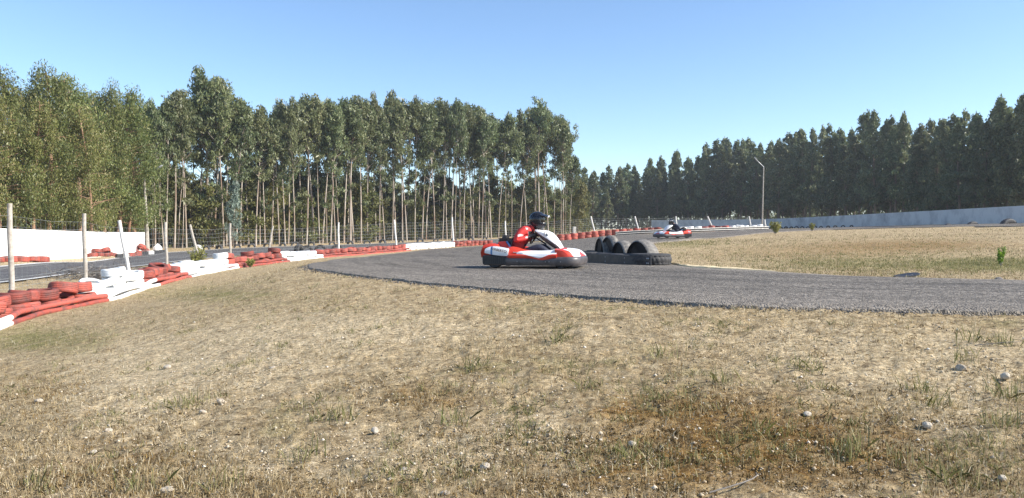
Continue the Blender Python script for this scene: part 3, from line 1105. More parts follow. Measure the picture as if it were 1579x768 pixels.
# stand in the middle: bare pale trunks, crowns high up
sky_mid = curve([(180, 150), (215, 160), (240, 158), (262, 140), (290, 122), (305, 150), (325, 106), (345, 118), (372, 150), (400, 165), (440, 152), (475, 140), (505, 152), (520, 155), (550, 142), (575, 150),
                 (600, 134), (630, 148), (660, 152), (700, 150), (740, 160), (768, 172), (790, 172), (812, 165), (832, 150), (850, 162), (866, 182), (884, 225)])
edge_mid = curve([(180, 66), (300, 70), (400, 76), (560, 87), (760, 99), (890, 108)])
G1 = 'tall eucalyptus trees in front of the centre stand'
px = 236.0
special = {325: 'tallest tree left of centre, thick orange trunk and dark pointed crown', 832: 'tallest pale trunk near the right end of the centre stand, above the driver'}
done = set()
while px < 884:
    d = edge_mid(px) + tr.uniform(0, 3)
    tp = sky_mid(px) + abs(tr.gauss(0, 14))
    tree('tall', px, d, tp, wide=tr.choice((0.85, 1.0, 1.15, 1.3, 1.5)), label='tall slender eucalyptus with bare pale trunk in the front row of the centre stand', group=G1)
    px += tr.uniform(3, 13)
G2 = 'tall eucalyptus trees deeper in the centre stand'
px = 215.0
while px < 878:
    d = edge_mid(px) + tr.uniform(6, 16)
    tp = sky_mid(px) + abs(tr.gauss(0, 9)) + 3
    tree('tall', px, d, tp, wide=tr.choice((0.9, 1.1, 1.3, 1.5)), label='tall eucalyptus with a high crown behind the front row of the centre stand', group=G2)
    px += tr.uniform(11, 22)
for px_, py_ in ((290, 121), (325, 105), (345, 114), (475, 139), (600, 131), (550, 140)):
    pass
tree('tall', 325, 73.5, 104, wide=1.35, k=1, label='tallest tree left of centre, with a thick orange trunk and a dark pointed crown')
tree('tall', 832, 103, 149, wide=1.2, k=3, label='tallest tree of the right end of the centre stand, pale trunk above the driver')
tree('tall', 868, 105, 178, wide=1.25, k=2, label='rightmost tall tree of the centre stand, its round crown against open sky')
G3 = 'young trees under the centre stand'
for row in range(3):
    px = 225.0 + row * 9
    while px < 900:
        d = edge_mid(px) + (3, 13, 26)[row] + tr.uniform(-2, 5)
        tree('young', px, d, h=tr.uniform((4.0, 6, 7)[row], (8.5, 9.5, 10)[row]), wide=tr.uniform(1.0, 1.5),
             label='young dark bushy eucalyptus growing among the trunks of the centre stand', group=G3)
        px += tr.uniform(13, 26)
# left side, behind the white wall
sky_left = curve([(-120, 90), (-20, 95), (5, 96), (28, 125), (48, 130), (75, 98), (95, 125), (125, 113), (150, 120), (178, 130), (200, 150), (218, 175)])
for px, d, dy in ((-95, 44, 0), (-38, 42, 5), (2, 45, 0), (28, 52, 8), (52, 47, 22), (76, 49, 0), (98, 56, 4), (124, 55, 0), (140, 51, 45), (160, 58, 2), (182, 60, 0), (196, 62, 55), (206, 66, 3),
                  (-60, 52, 10), (18, 58, 40), (62, 60, 22), (112, 62, 30), (150, 66, 20), (188, 70, 20)):
    tree('olive', px, d, sky_left(px) + dy, wide=tr.uniform(0.95, 1.2), label='leafy olive green eucalyptus with orange trunk behind the bright left wall', group='leafy trees behind the left wall')
for px, d, h in ((-40, 60, 8), (20, 63, 7), (45, 66, 8), (85, 66, 8), (130, 70, 8), (170, 74, 8), (205, 72, 8), (225, 74, 6), (105, 75, 9), (60, 75, 9), (0, 75, 9), (150, 78, 9), (190, 82, 9)):
    tree('young', px, d, h=h, wide=1.5, label='young dark bushy tree deep behind the left wall', group='young trees behind the left wall')
# right side, pointed plantation trees
sky_right = curve([(880, 262), (905, 256), (925, 258), (945, 252), (975, 242), (1000, 236), (1016, 240), (1048, 224), (1062, 232), (1085, 220), (1115, 208), (1135, 214), (1165, 208), (1185, 218), (1200, 205), (1222, 200),
                   (1245, 194), (1272, 182), (1300, 196), (1322, 192), (1345, 158), (1365, 172), (1398, 174), (1420, 186), (1440, 182), (1462, 168), (1480, 178), (1500, 160), (1525, 158), (1552, 146), (1580, 140), (1700, 120)])
dr = curve([(870, 150), (1000, 158), (1080, 150), (1200, 134), (1300, 112), (1400, 95), (1500, 80), (1579, 72), (1700, 62)])
for row, (dd, step, drop) in enumerate(((1.5, 26, 22), (5, 21, 6), (10, 17, 0))):
    px = 872.0 + row * 7
    while px < 1690:
        d = dr(px) + dd + tr.uniform(-1, 2.5)
        wd = 1579 / 1579
        tp = sky_right(px) + abs(tr.gauss(0, 10)) + drop * tr.random()
        tree('cone', px, d, tp, wide=tr.uniform(0.95, 1.5), label=('pointed dark eucalyptus in the front row behind the shaded right wall', 'pointed dark eucalyptus in the middle rows of the right plantation',
                                                            'pointed dark eucalyptus whose tip shows on the right skyline')[row],
             group=('front row trees behind the right wall', 'middle row trees of the right plantation', 'back row trees of the right plantation')[row])
        px += step * tr.uniform(0.7, 1.3) * (0.75 + 0.6 * (px - 870) / 800)
def undergrowth(pxa, pxb, dfun, depth, n, hfun, mat, label, seed, name='undergrowth'):
    r = np.random.default_rng(seed)
    px_ = r.uniform(pxa, pxb, n)
    d_ = np.array([dfun(q) for q in px_]) + r.uniform(0, depth, n)
    x_ = wx(px_, d_)
    hh = np.array([hfun(q) for q in px_]) * (0.45 + 0.9 * fbm(x_ * 0.35, d_ * 0.35, seed, 4))
    z_ = gz(x_, d_) + hh * r.random(n) ** 0.9
    cen = np.stack([x_, d_, z_], 1)
    V, Fc = leaf_cloud(r, cen, np.full((n, 3), 0.7), np.full(n, 11), 0.35, 0.7)
    o = fast_mesh(name, V, Fc, mat)
    tag(o, label, 'undergrowth', kind='stuff')


undergrowth(150, 905, lambda q: edge_mid(q) + 30, 9, 6500, lambda q: 7.0, M['leaf_young'], 'dark mass of undergrowth deep inside the centre stand', 3)
undergrowth(860, 1720, lambda q: dr(q) + 13, 8, 7000, lambda q: 7.5, M['leaf_dark'], 'dark mass of undergrowth deep inside the right plantation', 4)
undergrowth(-150, 260, lambda q: 84 + 0 * q, 8, 3500, lambda q: 7.0, M['leaf_young'], 'dark mass of undergrowth deep behind the left wall', 5)
for st in PROTO:
    for k, p in enumerate(PROTO[st]):
        if (st, k) not in USED:
            for ch in list(p.children):
                bpy.data.objects.remove(ch)
            bpy.data.objects.remove(p)


def shrub(name, pos, h, w, n, mat, label, cat='shrub', lr=(0.06, 0.14), seed=1, up=1.0):
    r = np.random.default_rng(seed)
    root = empty(name, pos)
    st = MB()
    cen, rad, cnt = [], [], []
    for k in range(n):
        a = r.uniform(0, 6.28)
        tip = Vector((math.cos(a) * w * r.uniform(0.1, 1) * 0.5, math.sin(a) * w * r.uniform(0.1, 1) * 0.5, h * r.uniform(0.55, 1)))
        st.tube([(tip.x * 0.15, tip.y * 0.15, -0.05), (tip.x * 0.5, tip.y * 0.5, tip.z * 0.55), tip], [0.012, 0.008, 0.004], 4)
        for q in range(4):
            cen.append(tuple(tip * (0.4 + 0.2 * q)))
            rad.append((w * 0.13, w * 0.13, h * 0.12))
            cnt.append(10)
    st.build('stem', M['twig'], root)
    V, Fc = leaf_cloud(r, np.array(cen), np.array(rad), np.array(cnt), lr[0], lr[1], droop=-0.5 * up)
    fast_mesh('foliage', V, Fc, mat, root)
    tag(root, label, cat)
    return root


p = at(360, 74)
o = tree('young', 360, 72, h=6.2, wide=0.7, label='slim silvery green sapling beyond the far track, left of centre')
for ch in o.children:
    if ch.name.startswith('crown'):
        ch.data = ch.data.copy()
        ch.data.materials.clear()
        ch.data.materials.append(M['leaf_silver'])

# ------------------------------------------------------------------ street lamps
def lamp(base_px, d, h, lean, arm, label, rr=1.0):
    root = empty('street_lamp', at(base_px, d))
    mb = MB()
    top = Vector((lean, 0, h))
    mb.tube([(0, 0, -0.3), top * 0.5 + Vector((0, 0, 0)), top], [0.13 * rr, 0.11 * rr, 0.09 * rr], 8)
    mb.build('pole', M['timber'], root)
    mb = MB()
    e = top + Vector(arm)
    mb.tube([top + Vector((0, 0, -0.3)), top + Vector((0, 0, 0.15)), e], [0.05, 0.045, 0.035], 6)
    mb.build('arm', M['lamp_metal'], root)
    mb = MB()
    dv_ = Vector(arm).normalized()
    mb.loft([[(e + dv_ * t + Vector((0, sy * w_, sz * w_ * 0.5 + 0.03))) for sy, sz in ((-1, -1), (1, -1), (1, 1), (-1, 1))] for t, w_ in ((-0.05, 0.05), (0.15, 0.13), (0.5, 0.12), (0.62, 0.04))])
    mb.build('lamp_head', M['lamp_metal'], root)
    tag(root, label, 'street lamp')
    return root


l1 = lamp(229, 61, 5.9, -0.35, (0.95, 0, 0.6), 'leaning lamp post at the end of the bright left wall')
mb = MB()
mb.tube([(-0.25, 0.1, -0.3), (-0.32, 0.02, 4.6)], [0.07, 0.05], 6)
mb.build('support_pole', M['timber'], l1)
lamp(1175, 95, 7.6, 0.2, (-0.75, 0, 0.85), 'lone lamp post in front of the shaded right wall', 0.75)

# ------------------------------------------------------------------ tyre wall, painted strips, wire fence
def tyre_mesh(name, Ro, wd, mat, seed=0, tread=0, ri=0.56, shut=False):
    r = random.Random(seed)
    n = 36 if tread == 0 else 84
    h = wd / 2
    prof = []
    for k in range(17 if not tread else 9):           # outer tread and shoulders
        t = -1 + 2 * k / (8 if tread else 16)
        prof.append((Ro * (1 - 0.09 * abs(t) ** 4) * (0.972 if (not tread and k in (5, 8, 11)) else 1), h * t * 0.98))
    prof += [(Ro * max(0.80, ri * 1.04), h * 1.02), (Ro * ri * 1.03, h * 0.9), (Ro * ri, h * 0.68), (Ro * ri * 1.04, h * 0.5), (Ro * max(0.82, ri * 1.05), h * 0.45),
             (Ro * max(0.82, ri * 1.05), -h * 0.45), (Ro * ri * 1.04, -h * 0.5), (Ro * ri, -h * 0.68), (Ro * ri * 1.03, -h * 0.9), (Ro * max(0.80, ri * 1.04), -h * 1.02)]
    if shut:      # far sidewall drawn nearly closed to make the opening look dark
        prof = [(Ro * 0.12, z + h * 0.3) if (z > 0 and rr < Ro * 0.93 and k > 9) else (rr, z) for k, (rr, z) in enumerate(prof)]
    p1, p2 = r.uniform(0, 6), r.uniform(0, 6)

    def fn(rr, z, a):
        k = 1 + 0.012 * math.sin(2 * a + p1) + 0.008 * math.sin(3 * a + p2)
        if tread and rr > Ro * 0.9:
            q = a * n / (2 * math.pi)
            s = int(round(q + (z / h) * (tread if abs(z) > h * 0.3 else 0.5)))
            if s % 3 == 0:
                k *= 0.965
            if abs(abs(z) - h * 0.5) < h * 0.13:
                k *= 0.968
        return rr * k, z + 0.012 * math.sin(2 * a + p2) * (0 if tread else 1)
    mb = MB()
    mb.lathe(prof, n, fn=fn, mi=(lambda i, j: 1 if j > 9 else 0) if shut else 0)
    o = mb.build(name, [mat, M['belt']] if shut else mat)  # black inner rubber, taken darker to paint the shade inside the opening
    if tread == 0:
        pass
    return o


def hide_proto(o):
    me = o.data
    bpy.data.objects.remove(o)
    return me


TY = {c: [hide_proto(tyre_mesh('tyre', Ro, wd, M[c + '_tyre'], s, 0)) for s, (Ro, wd) in enumerate(((0.31, 0.225), (0.30, 0.205), (0.32, 0.24)))] for c in ('red', 'white', 'black')}

strip_xy = smooth_poly([pix_xy(p) for p in STRIP], 1200)
s_t = np.gradient(strip_xy, axis=0)
s_n = np.stack([-s_t[:, 1], s_t[:, 0]], 1) / np.linalg.norm(s_t, axis=1)[:, None]      # to the left of travel: away from the track
strip_len = np.cumsum(np.r_[0, np.linalg.norm(np.diff(strip_xy, axis=0), axis=1)])
strip_px = CX + strip_xy[:, 0] / strip_xy[:, 1] * F


def along(s):
    return np.array([np.interp(s, strip_len, strip_xy[:, 0]), np.interp(s, strip_len, strip_xy[:, 1])]), \
        np.array([np.interp(s, strip_len, s_n[:, 0]), np.interp(s, strip_len, s_n[:, 1])])


def s_of_px(px):
    return float(np.interp(px, strip_px, strip_len))


SECT = [('white', -160, 14, 'white run at the left edge'), ('red', 14, 163, 'nearest red run'), ('white', 163, 242, 'nearest white run'), ('red', 242, 291, 'short red run'),
        ('white', 291, 366, 'white run beside the yellow shrub'), ('red', 366, 444, 'red run before the track tip'), ('white', 444, 497, 'white run with black tyres behind'),
        ('red', 497, 632, 'long red run behind the track'), ('white', 632, 708, 'far white run behind the track'), ('red', 708, 765, 'red run left of the kart'),
        ('red', 866, 1025, 'far red run right of the driver'), ('white', 1030, 1086, 'white run behind the far kart'), ('red', 1086, 1128, 'red run right of the far kart'),
        ('white', 1128, 1180, 'white run at the right lamp')]
ORD = ['first', 'second', 'third', 'fourth', 'fifth', 'sixth', 'seventh', 'eighth', 'ninth', 'tenth', 'eleventh', 'twelfth', 'thirteenth', 'fourteenth', 'fifteenth', 'sixteenth', 'seventeenth',
       'eighteenth', 'nineteenth', 'twentieth', 'twenty first', 'twenty second', 'twenty third', 'twenty fourth', 'twenty fifth', 'twenty sixth', 'twenty seventh', 'twenty eighth', 'twenty ninth', 'thirtieth']
ty = random.Random(3)
for c, a, b, where in SECT:
    sa, sb = s_of_px(a), s_of_px(b)
    k = max(1, int(round((sb - sa) / (0.60 if b < 400 else 0.66))))
    if a >= 860:
        k = int(round((b - a) / 10.5))
    for i in range(k):
        s = sa + (sb - sa) * (i + 0.5) / k
        (p, nn) = along(s)
        p = p + nn * (0.50 + ty.uniform(-0.04, 0.12))
        z = g1(p[0], p[1])
        near = p[1] < 40
        hi = 3 if (near and ty.random() < 0.15) else 2
        if c == 'white' and near and ty.random() < 0.3:
            hi = 2
        if b <= 14:
            hi = 3
        zz = z
        for q in range(hi):
            v = ty.randrange(3)
            me = TY[c][v]
            wd = (0.225, 0.205, 0.24)[v]
            o = bpy.data.objects.new(c + '_tyre', me)
            COL.objects.link(o)
            last = q == hi - 1
            tx = ty.gauss(0, 0.05) + (ty.gauss(0, 0.10) if last and near else 0)
            tyy = ty.gauss(0, 0.05) + (ty.gauss(0, 0.10) if last and near else 0)
            o.location = (p[0] + ty.uniform(-0.05, 0.05), p[1] + ty.uniform(-0.05, 0.05), zz + wd / 2 + (0.31 * 0.5 * (abs(tx) + abs(tyy)) if last else 0))
            o.rotation_euler = (tx, tyy, ty.uniform(0, 6.28))
            if a >= 860:
                o.scale = (1.3, 1.3, 1.4)
                o.location.z += wd * 0.2
            zz += wd * (1.36 if a >= 860 else 0.97)
            posn = ('lower' if q == 0 else 'upper') if hi == 2 else (('bottom', 'middle', 'top')[q] if hi == 3 else 'single')
            tag(o, f'{posn} tyre, {ORD[i] if i < len(ORD) else "last"} stack from the left, {where}', 'tyre', f'{c} tyres of the painted tyre wall')

for c, a, b, where in SECT:
    if a >= 630 or a < -200:
        continue
    sa, sb = s_of_px(a), s_of_px(b)
    root = None
    n = max(6, int((sb - sa) / 0.35))
    pu, pl = [], []
    for i in range(n + 1):
        s = sa + (sb - sa) * i / n
        p, nn = along(s)
        wob = 0.05 * math.sin(s * 1.7) + 0.03 * math.sin(s * 4.1)
        q = p + nn * (0.03 + 0.7 * wob)
        z = g1(q[0], q[1])
        pu.append(Vector((q[0], q[1], z + 0.15 + 0.02 * math.sin(s * 2.3))))
        q = p - nn * (0.05 + 0.3 * wob)
        pl.append(Vector((q[0], q[1], g1(q[0], q[1]) + 0.03 + 0.012 * math.sin(s * 3.1))))
    root = empty('edging_strip', pu[0])
    for nm, pts, rr in (('upper_rail', pu, 0.062), ('lower_rail', pl, 0.058)):
        mb = MB()
        mb.tube([q - pu[0] for q in pts], [rr * (0.95 + 0.1 * ty.random()) for _ in pts], 9)
        mb.build(nm, M[c + '_tyre'], root)
    tag(root, f'{c} double edging strip at the foot of the {where}', 'edging strip', 'edging strips of the tyre wall')

# wire fence: leaning posts along the tyre wall
POSTS = [(-90, 300, -90, 470, 14.6, 't'), (15, 311, 18, 447, 16.5, 't'), (130, 327, 131.5, 425, 21.6, 't'), (184, 338, 199, 420, 24.3, 'w'), (255, 341, 257, 408, 30, 't'), (293, 345, 306, 395, 34.2, 't'), (355, 343, 355, 397, 38, 't'),
         (421, 347, 413, 393, 41.5, 't'), (522, 342, 522, 385, 50, 'w'), (608, 338, 611, 378, 58, 'w'), (697, 334, 699, 374, 66, 'w'), (779, 340, 780, 372, 72.5, 'w'), (911, 333, 918, 362, 82.5, 'w'), (979, 333, 985, 356, 85.5, 'w'),
         (1042, 333, 1044, 352, 87.6, 'w'), (1091, 333, 1099, 352, 89.5, 'w'), (1155, 333, 1158, 351, 91, 'w'), (1179, 338, 1181, 353, 91.5, 'w')]
fence = empty('wire_fence', at(18, 16.5))
fo = fence.location.copy()
PB, PT = [], []
for x0, y0, x1, y1, d, kind in POSTS:
    T = Vector((wx(x0, d), d + 0.75, CZ + (HY - y0) / F * (d + 0.75)))
    T.x = wx(x0, d + 0.75)
    Bv = Vector((wx(x1, d + 0.75), d + 0.75, CZ + (HY - y1) / F * (d + 0.75)))
    gzz = g1(Bv.x, Bv.y)
    dirv = (T - Bv)
    k = (Bv.z - gzz + 0.25) / max(dirv.z, 0.2)
    foot = Bv - dirv * k
    rr = 0.058 if d < 45 else 0.06 + (d - 45) * 0.0007
    mb = MB()
    pts = [foot, foot.lerp(T, 0.4) + Vector((0.01, 0, 0)), foot.lerp(T, 0.75) - Vector((0.012, 0, 0)), T]
    mb.tube([q - fo for q in pts], [rr * 1.1, rr, rr * 0.98, rr * 0.9], 9)
    mb.build('post', M['timber' if kind == 't' else 'white_post'], fence)
    PB.append(foot + dirv.normalized() * 0.3)
    PT.append(T)
mb = MB()
nw = 9
for i in range(len(PB) - 1):
    L = (PT[i] - PT[i + 1]).length
    for k in range(nw):
        f = 0.08 + 0.80 * k / (nw - 1)
        a_, b_ = PB[i].lerp(PT[i], f), PB[i + 1].lerp(PT[i + 1], f)
        mid = (a_ + b_) / 2 - Vector((0, 0, 0.02 + 0.05 * ty.random()))
        rr = 0.002 + 0.00006 * a_.y
        mb.tube([a_ - fo, mid - fo, b_ - fo], rr, 3, cap=False)
    nv = int(L / (0.3 if a_.y < 60 else 0.45))
    for k in range(1, nv):
        t = k / nv
        sag = 0.03 * 4 * t * (1 - t)
        lo = PB[i].lerp(PT[i], 0.08).lerp(PB[i + 1].lerp(PT[i + 1], 0.08), t)
        hi_ = PB[i].lerp(PT[i], 0.88).lerp(PB[i + 1].lerp(PT[i + 1], 0.88), t) - Vector((0, 0, sag))
        mb.tube([lo - fo, hi_ - fo], 0.0015 + 0.00004 * lo.y, 3, cap=False)
mb.build('wire_mesh', M['wire'], fence, smooth=False)
tag(fence, 'wire mesh fence on leaning wooden posts running behind the tyre wall', 'fence')

# loose tyres
def loose(me, name, pos, rot, label, group=None, sc=1.0, cat='tyre'):
    o = bpy.data.objects.new(name, me)
    COL.objects.link(o)
    o.location = pos
    o.rotation_euler = rot
    o.scale = (sc, sc, sc)
    tag(o, label, cat, group)
    return o


for px, d, what, tilt in ((461, 52, 'black tyre standing on its tread behind the white run, seen edge on', 1.35), (473, 53, 'half sunk black tyre behind the white run, just right of an upright one', 0.35),
                          (494, 54.5, 'largest half sunk black tyre behind the white and red runs', 0.2), (520, 56, 'half sunk black tyre around the foot of a white fence post', 0.15)):
    loose(TY['black'][2], 'sunken_tyre', at(px, d, 0.12 + (0.14 if tilt > 1 else 0.05)), (R(90), 0, tilt), what, 'sunken black tyres behind the tyre wall', 1.35)
for i, px in enumerate((305, 318, 338, 366, 388, 412, 436, 455, 480, 512, 540, 566, 590, 618, 648, 672, 700, 726, 748)):
    d = float(np.interp(px, [240, 300, 400, 560, 760], [57, 63, 71, 82, 94])) + 1.3
    loose(TY['white' if px == 305 else 'black'][i % 3], 'sunken_tyre', at(px, d, 0.03), (R(90), 0, ty.uniform(-0.5, 0.5)),
          'pale sunken tyre at the far kerb, left of the yellow shrub post' if px == 305 else 'half sunk black tyre in the row along the forest edge of the far track', 'sunken tyres along the far track', ty.uniform(1.0, 1.4))
for i, px in enumerate((1190, 1197, 1204, 1212, 1220, 1228, 1237, 1246, 1256, 1266, 1277, 1288, 1300, 1313)):
    d = float(np.interp(px, [1180, 1320], [112, 98]))
    loose(TY['black'][i % 3], 'sunken_tyre', at(px, d, -0.02), (R(90), 0, ty.uniform(-0.4, 0.4)), 'small dark tyre in the row at the foot of the shaded right wall', 'dark tyres along the right wall', ty.uniform(0.8, 1.15))

# ------------------------------------------------------------------ tyres and kerb blocks in front of the left wall
for i, (px, d) in enumerate(((-30, 34.2), (-6, 35.2), (14, 36), (33, 36.8), (50, 37.4), (64, 38))):
    o = loose(TY['red'][i % 3], 'red_tyre', at(px, d, 0.13), (ty.gauss(0, 0.06), ty.gauss(0, 0.06), 1), f'red tyre lying at the foot of the left wall, {ORD[i]} from the left', 'red tyres at the foot of the left wall', 1.15)
for i, (px, d, z, t, w_) in enumerate(((142, 46.5, 0.24, 0.1, 'leftmost'), (152, 47, 0.24, 0.05, 'second'), (163, 47.8, 0.24, 0.1, 'third'), (173, 48.6, 0.22, 0.2, 'rightmost'), (149, 47, 0.45, 0.15, 'upper left'), (162, 47.8, 0.46, 0.25, 'upper right'))):
    loose(TY['red'][i % 3], 'red_tyre', at(px, d, z), (t, -t, i), f'{w_} red tyre in the heap in front of the bright wall', 'red tyres heaped by the left wall')
for i, (px, d, z, t, w_) in enumerate(((216, 59, 0.2, 0.5, 'left'), (226, 59.5, 0.2, 0.35, 'right'), (219, 59, 0.45, 0.6, 'topmost'))):
    loose(TY['red'][i % 3], 'red_tyre', at(px, d, z), (t, t, i), f'{w_} tilted red tyre beside the leaning lamp post', 'red tyres by the leaning lamp post')
for i, (px, col) in enumerate(((184, 'black'), (193, 'concrete'), (203, 'red'), (213, 'red'), (223, 'black'), (232, 'white'), (241, 'black'), (250, 'black'))):
    d = 48 + (px - 184) * 0.14
    mb = MB()
    mb.box((0, 0, 0.13), (0.36, 0.34, 0.30), mi=0)
    mb.box((0, 0, 0.29), (0.30, 0.28, 0.04), mi=0)
    o = mb.build('kerb_block', {'black': M['belt'], 'red': M['red_tyre'], 'white': M['white_tyre'], 'concrete': M['concrete']}[col], smooth=False)
    o.location = at(px, d, -0.05)
    o.rotation_euler = (0, 0, 0.9)
    tag(o, f'{ {"black": "dark", "concrete": "grey"}.get(col, col) } kerb block, {ORD[i]} from the left of the row ending at the lamp post', 'kerb block', 'kerb blocks along the far track')
mb = MB()
mb.loft([[(r_ * math.cos(a) , r_ * math.sin(a), z) for a in [k * math.pi / 6 for k in range(12)]] for r_, z in ((0.34, -0.1), (0.33, 0.35), (0.28, 0.45), (0.12, 0.62), (0.03, 0.7))])
o = mb.build('marker_block', M['white_tyre'])
o.location = at(243, 60)
tag(o, 'white pointed marker block beside the leaning lamp post', 'marker')

# brush heap
mb = MB()
r2 = random.Random(9)
for k in range(420):
    c = Vector((r2.gauss(0, 0.75), r2.gauss(0, 0.45), abs(r2.gauss(0.05, 0.18))))
    a = r2.uniform(0, 6.28)
    dv2 = Vector((math.cos(a), math.sin(a) * 0.6, r2.uniform(-0.1, 0.55))) * r2.uniform(0.25, 0.75)
    mb.tube([c - dv2 * 0.5, c + Vector((0, 0, 0.05)), c + dv2 * 0.5], [0.009, 0.007, 0.003], 3, cap=False)
o = mb.build('brush_heap', M['twig'], smooth=False)
o.location = at(152, 25.8)
tag(o, 'heap of dry grey branches behind the nearest tyres', 'brush heap')

shrub('shrub', at(304, 31.2), 0.95, 0.75, 34, M['leaf_weed'], 'yellow green shrub growing behind the white tyres', seed=3)
shrub('shrub', at(1196, 56), 0.85, 0.8, 26, M['leaf_weed'], 'small round shrub on the infield crest', seed=5, lr=(0.08, 0.2))
shrub('weed', at(1252, 60), 0.6, 0.45, 12, M['leaf_weed'], 'small weed on the crest right of the round shrub', 'weed', seed=6, lr=(0.08, 0.2))
shrub('weed', hit(1543, 407), 0.36, 0.22, 8, M['leaf_bright'], 'bright green upright weed in the infield grass at the right', 'weed', seed=7, lr=(0.04, 0.10))
shrub('weed', at(386, 33.2), 0.4, 0.5, 12, M['leaf_weed'], 'small yellowish weed in front of the red tyres', 'weed', seed=8)

# concrete post on the far verge
mb = MB()
mb.box((0, 0, 0.5), (0.34, 0.3, 1.5))
mb.box((0, 0, 1.26), (0.28, 0.24, 0.04))
o = mb.build('concrete_post', M['concrete'], smooth=False)
o.location = at(885, 84)
o.rotation_euler = (0, 0.03, 0.4)
tag(o, 'square pale concrete post right of the near driver', 'post')

# ------------------------------------------------------------------ far belt barrier
def belt_sheet(pts, z0, z1, th, n=None):
    mb = MB()
    P = smooth_poly(pts, n or 40)
    t = np.gradient(P, axis=0)
    nn = np.stack([-t[:, 1], t[:, 0]], 1) / np.linalg.norm(t, axis=1)[:, None]
    secs = []
    for p, k in zip(P, nn):
        g = g1(p[0], p[1])
        a, b = p + k * th / 2, p - k * th / 2
        secs.append([(a[0], a[1], g + z0), (a[0], a[1], g + z1), (b[0], b[1], g + z1), (b[0], b[1], g + z0)])
    mb.loft(secs)
    return mb


far_bar = empty('belt_barrier', at(951, 75))
fb = far_bar.location.copy()
pts = [pix_xy((px, 0, d)) for px, d in ((949, 76), (1010, 76.2), (1080, 77.2), (1140, 79.5), (1185, 82.5))]
b1 = belt_sheet(pts, 0.02, 0.33, 0.05)
b1.v = [tuple(Vector(v) - fb) for v in b1.v]
b1.build('belt', M['belt'], far_bar, smooth=False)
b2 = belt_sheet(pts, 0.33, 0.39, 0.16)
b2.v = [tuple(Vector(v) - fb) for v in b2.v]
b2.build('top_rail', M['white_line'], far_bar, smooth=False)
b3 = belt_sheet([(x, y - 0.05) for x, y in pts], 0.14, 0.20, 0.04)
b3.v = [tuple(Vector(v) - fb) for v in b3.v]
b3.build('stripe', M['white_line'], far_bar, smooth=False)
tag(far_bar, 'long black belt barrier with white rails behind the far kart', 'barrier')

# ------------------------------------------------------------------ island barrier with half sunk truck tyres
BIG = hide_proto(tyre_mesh('truck_tyre', 0.52, 0.30, M['old_tyre'], 1, 3, ri=0.86, shut=True))
BIG2 = hide_proto(tyre_mesh('truck_tyre', 0.47, 0.25, M['black_tyre'], 2, 2, ri=0.6))
bel = empty('belt_barrier', at(1000, 17))
bo = bel.location.copy()
near_leg = [(wx(1004, 16.45), 16.45), (wx(970, 16.9), 16.9), (wx(940, 17.6), 17.6), (wx(911, 18.5), 18.5), (wx(880, 19.6), 19.6)]
far_leg = [(wx(1030, 17.9), 17.9), (wx(985, 19.4), 19.4), (wx(940, 21.0), 21.0), (wx(905, 22.3), 22.3)]
for nm, lg in (('near_belt', near_leg), ('far_belt', far_leg)):
    b1 = belt_sheet(lg, -0.02, 0.235, 0.025, 30)
    for px_, dd in ():
        pass
    b1.v = [tuple(Vector(v) - bo) for v in b1.v]
    b1.build('belt', M['belt'], bel, smooth=False)
for t in (0.03, 0.045, 0.30, 0.55):
    for zz in (0.08, 0.18):
        q = Vector((*[np.interp(t * 4, range(5), [c[i] for c in near_leg]) for i in (0, 1)], 0))
        mb = MB()
        mb.ellipsoid((q.x - bo.x - 0.005, q.y - bo.y - 0.02, zz), (0.02, 0.012, 0.02), 10, 6)
        mb.build('bolt', M['steel'], bel)
tag(bel, 'black rubber belt barrier bolted round the infield tip beside the near kart', 'barrier')
lying = [(1003, 16.95, 'tyre lying at the tip of the island barrier, its side in the sun')]
loose(BIG2, 'truck_tyre', at(1003, 16.98, 0.15), (0, 0, 0.3), 'black truck tyre lying at the tip of the island barrier', 'lying truck tyres of the island barrier')
for i, (px, d) in enumerate(((973, 17.62), (947, 18.35), (921, 19.15), (896, 20.0))):
    loose(BIG2, 'truck_tyre', at(px, d, 0.12), (0.02, 0.02, i), f'{("first", "second", "third", "fourth")[i]} lying truck tyre behind the near belt, counted from the tip', 'lying truck tyres of the island barrier')
for i, (px, d) in enumerate(((985, 18.95), (955, 19.95), (928, 20.95), (907, 21.8))):
    loose(BIG2, 'truck_tyre', at(px, d, 0.11), (0.02, -0.02, i), f'{("first", "second", "third", "fourth")[i]} lying truck tyre along the far belt, counted from the tip', 'lying truck tyres of the island barrier', 0.92)
for px, d, sc, rz, lab in ((991, 18.0, 1.03, 0.42, 'nearest and widest half sunk truck tyre on the island'), (961, 18.9, 0.96, 0.22, 'second half sunk truck tyre, between the widest and the taller one'),
                           (942, 20.2, 1.2, 0.2, 'tall half sunk truck tyre with chunky tread, third from the right'), (929, 20.9, 1.13, 0.12, 'leftmost half sunk truck tyre on the island, seen nearly edge on')):
    o = loose(BIG, 'truck_tyre', at(px, d, 0.05), (0, 0, 0), lab, 'half sunk truck tyres on the island', sc)
    o.rotation_euler = Euler((R(90), 0, R(90) + rz - 0.0), 'XYZ')
    if rz < 0.21:
        o.scale[2] *= 0.6
for px, d, sc, w_ in ((1500, 67.5, 1.0, 'left'), (1555, 63.5, 1.25, 'right'), (1462, 71, 0.8, 'smallest')):
    loose(BIG2, 'truck_tyre', at(px, d, -0.42), (R(90), 0, 0.25), f'{w_} half sunk tyre by the shaded wall at the far right', 'half sunk tyres by the right wall', 1.5 * sc)

